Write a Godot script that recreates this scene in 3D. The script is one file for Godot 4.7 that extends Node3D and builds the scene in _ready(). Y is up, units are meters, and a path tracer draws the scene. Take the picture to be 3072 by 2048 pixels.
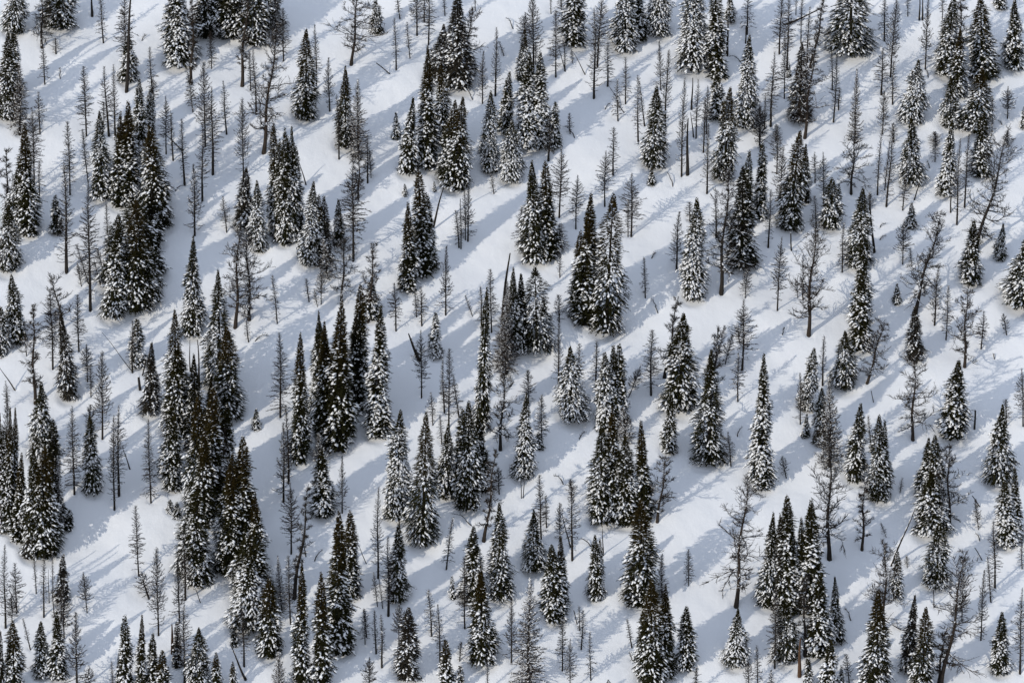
extends Node3D
# A snowy mountainside with some six hundred conifers, seen through a long lens from across the valley.
# u runs along the slope to the right, v runs up the slope; all lengths are metres.

const SLOPE := PI / 6.0
const FINE := 0.33
const U0 := -70.0
const V0 := -74.0
const NU := 425
const NV := 449
const WAVES := [[.16, 31.0, 17.0, .4], [.10, -17.0, 24.0, 1.7], [.06, 12.0, 16.0, 3.1], [.035, 9.0, -8.3, .9], [.02, -6.1, 6.2, 2.2], [.01, 4.3, 3.7, 4.0], [.15, 14.0, -14.9, .6], [.05, 7.9, -8.7, 2.0]]

var M := {}
var taken := {}
var spruce_kinds := {}
var bare_kinds := {}
var snow_shapes := {}
var rng := RandomNumberGenerator.new()


class Buf:
	var v := PackedVector3Array()
	var n := PackedVector3Array()
	var t := PackedVector2Array()
	var i := PackedInt32Array()

	func mesh() -> ArrayMesh:
		var a := []
		a.resize(Mesh.ARRAY_MAX)
		a[Mesh.ARRAY_VERTEX] = v
		a[Mesh.ARRAY_NORMAL] = n
		a[Mesh.ARRAY_TEX_UV] = t
		a[Mesh.ARRAY_INDEX] = i
		var m := ArrayMesh.new()
		m.add_surface_from_arrays(Mesh.PRIMITIVE_TRIANGLES, a)
		return m

	# a folded needle spray: spine from p along d, wings along s
	func spray(p: Vector3, d: Vector3, s: Vector3, up: Vector3, uv: Vector2) -> void:
		var k := v.size()
		var mid := p + d * 0.55 - up
		v.append(p)
		v.append(mid + s)
		v.append(p + d)
		v.append(mid - s)
		var nn := up.normalized()
		var sn := s.normalized() * 0.45
		n.append(nn)
		n.append((nn + sn).normalized())
		n.append((nn + d.normalized() * 0.3).normalized())
		n.append((nn - sn).normalized())
		for q in 4:
			t.append(uv)
		i.append_array(PackedInt32Array([k, k + 2, k + 1, k, k + 3, k + 2]))

	# a rounded lump of snow with half axes a (long), b (across), c (up), six corners round its rim
	func lump(p: Vector3, a: Vector3, b: Vector3, c: Vector3, wob: float) -> void:
		var k := v.size()
		v.append(p + c)
		n.append(c.normalized())
		v.append(p - c * 0.45)
		n.append(-c.normalized())
		t.append(Vector2.ZERO)
		t.append(Vector2.ZERO)
		for q in 6:
			var g := q * PI / 3.0 + wob
			var f := 1.0 + 0.28 * sin(g * 2.0 + wob * 9.0) + 0.15 * sin(g * 3.0 - wob * 5.0)
			var o := a * (cos(g) * f) + b * (sin(g) * f)
			v.append(p + o)
			n.append((o.normalized() + c.normalized() * 0.35).normalized())
			t.append(Vector2.ZERO)
		for q in 6:
			var x := k + 2 + q
			var y := k + 2 + (q + 1) % 6
			i.append_array(PackedInt32Array([k, x, y, k + 1, y, x]))

	func fleck(p: Vector3, r: float, wob: float) -> void:
		var k := v.size()
		var a := Vector3(cos(wob), 0.25, sin(wob)) * r * 1.25
		var b := Vector3(-sin(wob), 0.1, cos(wob)) * r
		var c := Vector3(0.1, r * 0.75, 0.05 * r)
		for o in [c, -c, a, b, -a, -b]:
			v.append(p + o)
			n.append(o.normalized())
			t.append(Vector2.ZERO)
		for q in 4:
			i.append_array(PackedInt32Array([k, k + 2 + q, k + 2 + (q + 1) % 4, k + 1, k + 2 + (q + 1) % 4, k + 2 + q]))

	# a tapered tube through pts
	func tube(pts: PackedVector3Array, rad: PackedFloat32Array, sides: int, uv: Vector2) -> void:
		var k := v.size()
		var c := pts.size()
		for q in c:
			var d := (pts[mini(q + 1, c - 1)] - pts[maxi(q - 1, 0)]).normalized()
			var x := d.cross(Vector3(0.31, 0.17, 0.94)).normalized()
			var y := d.cross(x)
			for j in sides:
				var g := TAU * j / sides
				var o := x * cos(g) + y * sin(g)
				v.append(pts[q] + o * rad[q])
				n.append(o)
				t.append(Vector2(float(j) / sides + uv.x, uv.y + pts[q].y * 0.25))
		for q in c - 1:
			for j in sides:
				var a := k + q * sides + j
				var b := k + q * sides + (j + 1) % sides
				i.append_array(PackedInt32Array([a, a + sides, b, b, a + sides, b + sides]))

	# a pointed twig of three faces
	func twig(p: Vector3, d: Vector3, r: float, uv: Vector2) -> void:
		var k := v.size()
		var x := d.cross(Vector3(0.2, 0.9, 0.37)).normalized()
		var y := d.cross(x).normalized()
		for j in 3:
			var o := x * cos(j * TAU / 3.0) + y * sin(j * TAU / 3.0)
			v.append(p + o * r)
			n.append(o)
			t.append(uv)
		v.append(p + d)
		n.append(d.normalized())
		t.append(uv)
		i.append_array(PackedInt32Array([k, k + 3, k + 1, k + 1, k + 3, k + 2, k + 2, k + 3, k]))


func _ready() -> void:
	rng.seed = 7
	var cam := Camera3D.new()
	cam.name = "camera"
	cam.position = Vector3(0, 500.0 * sin(deg_to_rad(15)), 500.0 * cos(deg_to_rad(15)))
	cam.rotation = Vector3(-deg_to_rad(15), 0, 0)
	cam.fov = 2.0 * rad_to_deg(atan(39.0 / 500.0))
	cam.near = 5.0
	cam.far = 9000.0
	add_child(cam)
	cam.current = true
	var env := Environment.new()
	env.background_mode = Environment.BG_SKY
	var sky_mat := ProceduralSkyMaterial.new()
	sky_mat.sky_top_color = Color(0.62, 0.665, 0.74)
	sky_mat.sky_horizon_color = Color(0.785, 0.81, 0.85)
	sky_mat.sky_curve = 0.22
	sky_mat.ground_bottom_color = Color(0.55, 0.58, 0.64)
	sky_mat.ground_horizon_color = Color(0.785, 0.81, 0.85)
	sky_mat.sky_energy_multiplier = 1.2
	sky_mat.ground_energy_multiplier = 1.2
	var sky := Sky.new()
	sky.sky_material = sky_mat
	env.sky = sky
	env.tonemap_mode = Environment.TONE_MAPPER_LINEAR
	env.tonemap_exposure = 0.88
	env.sdfgi_enabled = true
	env.ssao_enabled = true
	env.ssil_enabled = true
	var we := WorldEnvironment.new()
	we.name = "environment"
	we.environment = env
	add_child(we)
	var sun := DirectionalLight3D.new()
	sun.name = "sun"
	sun.light_energy = 0.88
	sun.light_color = Color(1.0, 0.97, 0.915)
	sun.light_angular_distance = 0.5
	sun.shadow_enabled = true
	add_child(sun)
	sun.look_at_from_position(Vector3(-1.234, 0.36, 1.139) * 100.0, Vector3.ZERO)

	make_materials()
	var rows := table()
	make_ground(rows)
	for r in rows:
		match r[0]:
			"spruce_tree": spruce(r)
			"bare_tree": bare(r, 0)
			"dead_spruce": bare(r, 1)
			"dead_snag": snag(r)
			"dead_pole": pole(r)
			"fallen_branch": fallen(r)


# ---------------------------------------------------------------- ground

func und(u: float, v: float) -> float:
	var s := 0.0
	for w in WAVES:
		s += w[0] * sin(TAU * (u / w[1] + v / w[2]) + w[3])
	return s


func on_slope(u: float, v: float) -> Vector3:
	var y := v * sin(SLOPE)
	if v > 230.0:
		y = (230.0 + 130.0 * (1.0 - exp(-(v - 230.0) / 130.0))) * sin(SLOPE)
	elif v < -330.0:
		y = (-330.0 - 60.0 * (1.0 - exp((v + 330.0) / 60.0))) * sin(SLOPE)
	return Vector3(u, y + und(u, v), -v * cos(SLOPE))


func spread(n: int, from: float, far: float) -> PackedFloat32Array:
	var a := PackedFloat32Array()
	var out := []
	var x := from
	var step := FINE
	while absf(x) < far:
		step *= 1.35
		x += -step if from < 0.0 else step
		out.append(x)
	return PackedFloat32Array(out)


func make_ground(rows: Array) -> void:
	var dip := PackedFloat32Array()
	dip.resize(NU * NV)
	for r in rows:
		var grow := {"spruce_tree": 1.0, "dead_spruce": 0.35, "dead_snag": 0.2, "bare_tree": 0.22, "dead_pole": 0.16, "fallen_branch": 0.1}
		var f: float = grow[r[0]]
		var rad := float(r[4]) * 0.5 * f
		if r[0] != "spruce_tree":
			rad = clampf(rad, 0.22, 0.6)
		var deep := clampf(0.12 + 0.11 * rad, 0.1, 0.32)
		var reach := rad * 1.7 + 0.7
		var iu := int((r[1] - U0) / FINE)
		var iv := int((r[2] - V0) / FINE)
		var k := int(reach / FINE) + 1
		for b in range(maxi(iv - k, 0), mini(iv + k + 2, NV)):
			for a in range(maxi(iu - k, 0), mini(iu + k + 2, NU)):
				var du: float = U0 + a * FINE - r[1]
				var dv: float = (V0 + b * FINE - r[2]) * 0.93
				var x := sqrt(du * du + dv * dv) / (rad * 0.92 + 0.12)
				var h := 0.0
				if x < 1.3:
					h = -deep * (1.0 - smoothstep(0.55, 1.3, x))
				var rim := 0.05 * deep * exp(-pow((x - 1.4) / 0.22, 2.0)) * (1.2 if dv < 0.0 else 0.6)
				var at := b * NU + a
				dip[at] = minf(dip[at], h) if h < -0.01 else (dip[at] + rim if dip[at] > -0.02 else dip[at])
	var us := PackedFloat32Array()
	var vs := PackedFloat32Array()
	var low := spread(0, U0, 2600.0)
	low.reverse()
	us.append_array(low)
	var u_first := us.size()
	for a in NU:
		us.append(U0 + a * FINE)
	us.append_array(spread(0, U0 + (NU - 1) * FINE, 2600.0))
	low = spread(0, V0, 2600.0)
	low.reverse()
	vs.append_array(low)
	var v_first := vs.size()
	for b in NV:
		vs.append(V0 + b * FINE)
	vs.append_array(spread(0, V0 + (NV - 1) * FINE, 2600.0))
	var rough := FastNoiseLite.new()
	rough.seed = 11
	rough.frequency = 0.35
	rough.fractal_octaves = 3
	var g := Buf.new()
	var nu := us.size()
	var nv := vs.size()
	for b in nv:
		for a in nu:
			var p := on_slope(us[a], vs[b])
			var ia := a - u_first
			var ib := b - v_first
			if ia >= 0 and ia < NU and ib >= 0 and ib < NV:
				p.y += dip[ib * NU + ia] + 0.02 * rough.get_noise_2d(us[a], vs[b])
			g.v.append(p)
			g.t.append(Vector2(us[a], vs[b]))
	g.n.resize(g.v.size())
	for b in nv:
		for a in nu:
			var dx := g.v[b * nu + mini(a + 1, nu - 1)] - g.v[b * nu + maxi(a - 1, 0)]
			var dy := g.v[mini(b + 1, nv - 1) * nu + a] - g.v[maxi(b - 1, 0) * nu + a]
			g.n[b * nu + a] = dx.cross(dy).normalized()
	for b in nv - 1:
		for a in nu - 1:
			var k := b * nu + a
			g.i.append_array(PackedInt32Array([k, k + nu, k + 1, k + 1, k + nu, k + nu + 1]))
	var o := part("snow_slope", g.mesh(), M.ground, self)
	o.set_meta("kind", "structure")


# ---------------------------------------------------------------- materials

func lin(r: float, g: float, b: float) -> Color:
	return Color(r, g, b).linear_to_srgb()


func plain(c: Color, rough: float) -> StandardMaterial3D:
	var m := StandardMaterial3D.new()
	m.albedo_color = c
	m.roughness = rough
	m.metallic_specular = 0.25
	return m


func needle_map(low: Color, high: Color, tip: Color, start: float, seed_: int) -> ImageTexture:
	var g := RandomNumberGenerator.new()
	g.seed = seed_
	var im := Image.create(64, 64, false, Image.FORMAT_RGB8)
	for x in 64:
		var k := g.randf_range(0.6, 1.5)
		var shift := g.randf_range(-0.16, 0.16)
		var warm := g.randf_range(0.0, 0.5)
		for y in 64:
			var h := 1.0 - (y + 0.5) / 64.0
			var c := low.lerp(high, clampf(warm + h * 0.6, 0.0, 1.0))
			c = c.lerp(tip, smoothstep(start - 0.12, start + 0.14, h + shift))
			im.set_pixel(x, y, Color(c.r * k, c.g * k, c.b * k).linear_to_srgb())
	return ImageTexture.create_from_image(im)


func bark_map(c: Color, seed_: int) -> ImageTexture:
	var f := FastNoiseLite.new()
	f.seed = seed_
	f.frequency = 0.09
	var im := Image.create(64, 128, false, Image.FORMAT_RGB8)
	for x in 64:
		for y in 128:
			var k := 1.0 + 0.55 * f.get_noise_2d(x * 2.0, y * 0.35) + 0.3 * f.get_noise_2d(x * 5.0 + 90.0, y * 3.0)
			im.set_pixel(x, y, Color(c.r * k, c.g * k, c.b * k).linear_to_srgb())
	return ImageTexture.create_from_image(im)


func textured(t: Texture2D, rough: float) -> StandardMaterial3D:
	var m := StandardMaterial3D.new()
	m.albedo_texture = t
	m.roughness = rough
	m.metallic_specular = 0.12
	return m


func make_materials() -> void:
	var snow := plain(lin(0.86, 0.87, 0.89), 0.75)
	var nt := NoiseTexture2D.new()
	nt.width = 1024
	nt.height = 1024
	nt.seamless = true
	var fn := FastNoiseLite.new()
	fn.seed = 5
	fn.frequency = 0.006
	fn.fractal_octaves = 5
	fn.fractal_gain = 0.55
	nt.noise = fn
	snow.heightmap_enabled = true
	snow.heightmap_texture = nt
	snow.heightmap_scale = 6.0
	snow.uv1_triplanar = true
	snow.uv1_world_triplanar = true
	snow.uv1_scale = Vector3(0.071, 0.071, 0.071)
	M.ground = snow
	M.snow = plain(lin(0.86, 0.87, 0.89), 0.8)
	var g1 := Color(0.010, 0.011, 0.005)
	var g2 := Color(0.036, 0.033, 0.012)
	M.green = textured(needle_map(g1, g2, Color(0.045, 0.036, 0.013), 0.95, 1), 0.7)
	M.brown = textured(needle_map(g1, g2, Color(0.046, 0.033, 0.011), 0.62, 2), 0.7)
	M.dark = textured(needle_map(Color(0.009, 0.010, 0.005), Color(0.022, 0.020, 0.010), Color(0.03, 0.026, 0.012), 1.0, 3), 0.7)
	M.grey = textured(needle_map(Color(0.022, 0.020, 0.015), Color(0.042, 0.036, 0.027), Color(0.055, 0.044, 0.032), 0.9, 4), 0.8)
	M.bark = textured(bark_map(Color(0.032, 0.028, 0.025), 1), 0.9)
	M.bark_brown = textured(bark_map(Color(0.044, 0.035, 0.029), 2), 0.9)
	M.bark_red = textured(bark_map(Color(0.085, 0.050, 0.032), 4), 0.9)
	M.bark_pale = textured(bark_map(Color(0.105, 0.092, 0.080), 3), 0.9)
	M.twig = plain(lin(0.032, 0.027, 0.025), 0.9)
	M.twig_grey = plain(lin(0.050, 0.041, 0.036), 0.9)


# ---------------------------------------------------------------- naming

func numbered(called: String) -> String:
	var k: int = taken.get(called, 0)
	taken[called] = k + 1
	return called if k == 0 else "%s_%03d" % [called, k]


func part(called: String, m: Mesh, mat: Material, under: Node, stuff := false) -> MeshInstance3D:
	var o := MeshInstance3D.new()
	o.name = called
	o.mesh = m
	o.material_override = mat
	under.add_child(o, true)
	if stuff:
		o.set_meta("kind", "stuff")
	return o


func thing(r: Array, category: String, group: String, sink: float) -> Node3D:
	var o := Node3D.new()
	o.name = numbered(r[0])
	add_child(o)
	o.position = on_slope(r[1], r[2]) - Vector3(0, sink, 0)
	o.set_meta("label", r[7])
	o.set_meta("category", category)
	o.set_meta("group", group)
	return o


func pose(o: Node3D, lean: float, yaw: float, size: Vector3) -> void:
	o.basis = Basis(Vector3(0, 0, 1), -lean) * Basis(Vector3.UP, yaw) * Basis.from_scale(size)


# ---------------------------------------------------------------- living spruces

func nearest(list: Array, x: float) -> int:
	var best := 0
	for k in list.size():
		if absf(log(list[k] / x)) < absf(log(list[best] / x)):
			best = k
	return best


# the shape of one kind of spruce: its needle mesh and the places where snow can lie
func spruce_kind(hi: int, wi: int, variant: int) -> Dictionary:
	var key := "%d_%d_%d" % [hi, wi, variant]
	if spruce_kinds.has(key):
		return spruce_kinds[key]
	var H: float = [2.4, 4.8, 8.0, 11.5, 15.0][hi]
	var W: float = H * [0.19, 0.32, 0.5][wi]
	var g := RandomNumberGenerator.new()
	g.seed = 1000 + hi * 100 + wi * 10 + variant
	var buf := Buf.new()
	var seats := []
	var power: float = [0.5, 0.72, 0.98][variant % 3] * g.randf_range(0.92, 1.08)
	var bs := clampf(0.20 + H * 0.014, 0.22, 0.4)
	var area := PI * W * 0.5 * H
	var count := int(clampf(area / (bs * bs * 0.36), 80.0, 1300.0))
	var az := 0.0
	var ph := [g.randf() * TAU, g.randf() * TAU, g.randf() * TAU]
	for c in count:
		var q := (c + g.randf()) / count
		var t := 1.0 - pow(1.0 - q, 0.68)      # more boughs where the crown is wide
		t = t * 0.985
		var full := minf(1.0, 0.82 + t * 1.3) * 0.99 * pow(1.0 - pow(t, 1.5), power) * minf(1.0, (1.0 - t) * 5.0 + 0.12)
		az += 2.39996 + g.randf_range(-0.35, 0.35)
		var lumpy := 1.0 + 0.15 * sin(az + ph[0] + t * 9.0) + 0.12 * sin(2.0 * az + ph[1] - t * 16.0) + 0.08 * sin(t * 34.0 + ph[2])
		var rad := maxf(W * 0.5 * full * lumpy * (g.randf_range(0.72, 1.12) if g.randf() < 0.93 else g.randf_range(1.1, 1.32)) * (1.1 - 0.22 * fposmod(t * H / (bs * 2.6) + 0.15 * sin(az + ph[0]), 1.0)), 0.05)
		var el := lerpf(-0.52, 0.25, pow(t, 1.2)) + g.randf_range(-0.2, 0.2)
		if t > 0.9:
			el += 0.6
		var out := Vector3(cos(az), 0, sin(az))
		var d := (out * cos(el) + Vector3.UP * sin(el)).normalized()
		var side := d.cross(Vector3.UP).normalized()
		var up := side.cross(d).normalized()
		var blen := minf(rad * 0.9, bs * 1.5 + rad * 0.18)
		var tip := out * rad + Vector3.UP * (t * H)
		var from := tip - d * blen
		var nsp := 12 if rad > 0.35 else 7
		for k in nsp:
			var s := lerpf(0.12, 1.0, (k + 0.5) / nsp)
			var hand := 1.0 if k % 2 == 0 else -1.0
			var fl := bs * g.randf_range(0.55, 1.0) * lerpf(1.15, 0.6, s)
			var dir := (d + side * hand * g.randf_range(0.35, 1.05) * (1.0 - 0.6 * s) + Vector3(0, g.randf_range(-0.35, 0.2), 0)).normalized() * minf(fl, rad + 0.12)
			var wing := dir.cross(up).normalized() * fl * 0.21
			var p := from + d * blen * s * 0.92 - Vector3(0, 0.1 * blen * s * s, 0)
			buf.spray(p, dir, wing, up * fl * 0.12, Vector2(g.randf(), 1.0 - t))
			if g.randf() < 0.13:
				seats.append([g.randf() * (1.0 + 0.9 * smoothstep(0.5, 0.95, t)) + 0.1 * sin(2.0 * az + ph[2] + t * 13.0), 0, p + dir * 0.75 + up * 0.05, g.randf_range(0.04, 0.09), g.randf() * TAU])
		var patch := 0.14 * sin(2.0 * az + ph[2] + t * 13.0) + 0.12 * sin(t * 23.0 + ph[1] + az)
		var keep := g.randf() + 0.62 * smoothstep(0.48, 0.92, t) - 0.06 + patch
		if rad > 0.16:
			var s2 := g.randf_range(0.5, 0.86)
			var half := blen * g.randf_range(0.24, 0.42)
			var across := bs * g.randf_range(0.24, 0.42)
			seats.append([keep, 1, from + d * blen * s2 + up * 0.06, d * half + side * half * g.randf_range(-0.4, 0.4), side * across, up * g.randf_range(0.09, 0.17), g.randf() * TAU])
			if g.randf() < 0.4:
				seats.append([keep + 0.1, 1, from + d * blen * 0.93 + side * across * g.randf_range(-1.2, 1.2), d * half * 0.6, side * across * 0.6, up * 0.09, g.randf() * TAU])
	var tr := Buf.new()
	tr.tube(PackedVector3Array([Vector3(0, -0.4, 0), Vector3(0, H * 0.3, 0), Vector3(0, H * 0.7, 0), Vector3(0, H * 1.0, 0)]), PackedFloat32Array([0.02 * H + 0.03, 0.014 * H + 0.02, 0.007 * H + 0.01, 0.012]), 6, Vector2.ZERO)
	var kind := {"H": H, "W": W, "needles": buf.mesh(), "trunk": tr.mesh(), "seats": seats, "key": key}
	spruce_kinds[key] = kind
	return kind


func snow_on(kind: Dictionary, share: float) -> Mesh:
	var key: String = "%s_%.2f" % [kind.key, share]
	if not snow_shapes.has(key):
		var b := Buf.new()
		for s in kind.seats:
			if s[0] > share:
				continue
			if s[1] == 1:
				b.lump(s[2], s[3], s[4], s[5], s[6])
			else:
				b.fleck(s[2], s[3], s[4])
		snow_shapes[key] = b.mesh()
	return snow_shapes[key]


func spruce(r: Array) -> void:
	var h: float = r[3] + 0.3
	var w: float = r[4]
	var hi := nearest([2.4, 4.8, 8.0, 11.5, 15.0], h)
	var wi := nearest([0.19, 0.32, 0.5], w / h)
	var kind := spruce_kind(hi, wi, rng.randi() % 3)
	var flags: String = r[6]
	var o := thing(r, "spruce", "snow-laden spruces standing on the slope", 0.3)
	pose(o, r[5], rng.randf() * TAU, Vector3(w / kind.W, h / kind.H, w / kind.W))
	var mat: Material = M.green
	var share := 0.30
	if "b" in flags:
		mat = M.brown
		share = 0.23
	elif "k" in flags:
		mat = M.dark
		share = 0.16
	elif "d" in flags:
		mat = M.grey
		share = 0.16
	if "w" in flags:
		share = 0.54
	part("trunk", kind.trunk, M.bark, o)
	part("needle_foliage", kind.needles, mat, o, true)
	part("snow_load", snow_on(kind, share), M.snow, o, true)


# ---------------------------------------------------------------- bare and dead trees

func bare_kind(style: int, hi: int, wi: int, variant: int) -> Dictionary:
	var key := "%d_%d_%d_%d" % [style, hi, wi, variant]
	if bare_kinds.has(key):
		return bare_kinds[key]
	var H: float = [2.2, 4.5, 7.5, 11.0][hi]
	var W: float = H * [0.17, 0.28, 0.46][wi]
	var g := RandomNumberGenerator.new()
	g.seed = 5000 + style * 1000 + hi * 100 + wi * 10 + variant
	var tr := Buf.new()
	var tw := Buf.new()
	var sn := Buf.new()
	var r0 := 0.010 * H + 0.04
	var pts := PackedVector3Array()
	var rad := PackedFloat32Array()
	for k in 9:
		var t := k / 8.0
		var bend := 0.012 * H
		pts.append(Vector3(bend * sin(t * 5.0 + variant * 2.0) * t, t * H - (0.4 if k == 0 else 0.0), bend * cos(t * 4.0 + variant) * t))
		rad.append(lerpf(r0, 0.012, pow(t, 0.85)))
	tr.tube(pts, rad, 6, Vector2(g.randf(), 0))
	var dense: float = [21.0, 32.0][style]
	var count := int(H * dense * (0.8 + 0.5 * W / (H * 0.28)))
	var az := 0.0
	var hook := g.randf_range(-0.5, 0.7)
	for c in count:
		var t := lerpf(0.1 if style == 0 else 0.04, 0.99, (c + g.randf()) / count)
		if style == 0 and t < 0.28 and g.randf() < 0.6:
			continue
		az += 2.39996 + g.randf_range(-0.6, 0.6)
		var shape: float = [minf(1.0, 0.45 + 1.6 * t) * pow(1.0 - t, 0.45), pow(1.0 - t, 0.6), sin(PI * clampf(t * 1.05, 0.05, 1.0))][variant % 3]
		if style == 1:
			shape = minf(1.0, 0.8 + t) * pow(1.0 - t, 0.75)
		var ln := maxf(W * 0.5 * shape * g.randf_range(0.45, 1.45), 0.08)
		var el := lerpf(-0.25, 0.75, t) + g.randf_range(-0.3, 0.3)
		var out := Vector3(cos(az), 0, sin(az))
		var f := t * 8.0
		var k0 := mini(int(f), 7)
		var p0 := pts[k0].lerp(pts[k0 + 1], f - k0)
		var d := out * cos(el) + Vector3.UP * sin(el)
		var el2 := el + hook + g.randf_range(-0.4, 0.4)
		var d2 := out.rotated(Vector3.UP, g.randf_range(-0.5, 0.5)) * cos(el2) + Vector3.UP * sin(el2)
		var p1 := p0 + d * ln * 0.55
		var p2 := p1 + d2 * ln * 0.45
		var br := clampf(0.018 + ln * 0.014, 0.018, 0.045)
		var uv := Vector2(g.randf(), g.randf())
		tw.tube(PackedVector3Array([p0, p1, p2]), PackedFloat32Array([br, br * 0.75, br * 0.3]), 3, uv)
		var nt := clampi(int(ln * (15.0 if style == 0 else 16.0)), 4, 18)
		for k in nt:
			var s := g.randf_range(0.25, 1.0)
			var p := p0.lerp(p1, s / 0.55) if s < 0.55 else p1.lerp(p2, (s - 0.55) / 0.45)
			var td := (d + Vector3(g.randf_range(-1, 1), g.randf_range(-0.6, 0.9), g.randf_range(-1, 1)) * 0.9).normalized()
			tw.twig(p, td * g.randf_range(0.12, 0.34) * (0.7 + 0.25 * ln), br * 0.6, uv)
			if g.randf() < (0.05 if style == 0 else 0.16):
				sn.fleck(p + Vector3(0, 0.03, 0), g.randf_range(0.03, 0.07), g.randf() * TAU)
		if g.randf() < 0.12 and ln > 0.35:
			var a := (p1 - p0) * 0.5
			sn.lump((p0 + p1) * 0.5 + Vector3(0, br, 0), a * 0.8, a.cross(Vector3.UP).normalized() * 0.035, Vector3(0, 0.035, 0), g.randf() * TAU)
	var kind := {"H": H, "W": W, "trunk": tr.mesh(), "twigs": tw.mesh(), "snow": sn.mesh() if sn.v.size() else null}
	bare_kinds[key] = kind
	return kind


func bare(r: Array, style: int) -> void:
	var h: float = r[3]
	var w: float = r[4]
	var hi := nearest([2.2, 4.5, 7.5, 11.0], h)
	var wi := nearest([0.17, 0.28, 0.46], w / h)
	var kind := bare_kind(style, hi, wi, rng.randi() % 3)
	var o := thing(r, "bare tree" if style == 0 else "dead spruce", "leafless trees scattered on the slope" if style == 0 else "dead grey spruces full of twigs", 0.1)
	pose(o, r[5], rng.randf() * TAU, Vector3(w / kind.W, (h + 0.1) / kind.H, w / kind.W))
	part("trunk", kind.trunk, M.bark, o)
	part("branches", kind.twigs, M.twig if style == 0 else M.twig_grey, o, true)
	if kind.snow and (style == 1 or rng.randf() < 0.75):
		part("snow_dusting", kind.snow, M.snow, o, true)


func snow_strip(b: Buf, a: Vector3, c: Vector3, wide: float) -> void:
	var along := c - a
	var flat := Vector2(along.x, along.z).length()
	if flat < absf(along.y) * 0.55:
		return
	var x := along.cross(Vector3.UP).normalized()
	b.lump((a + c) * 0.5 + Vector3(0, wide * 0.6, 0), along * 0.52, x * wide, Vector3(0, wide * 0.9, 0), 0.0)


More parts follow.
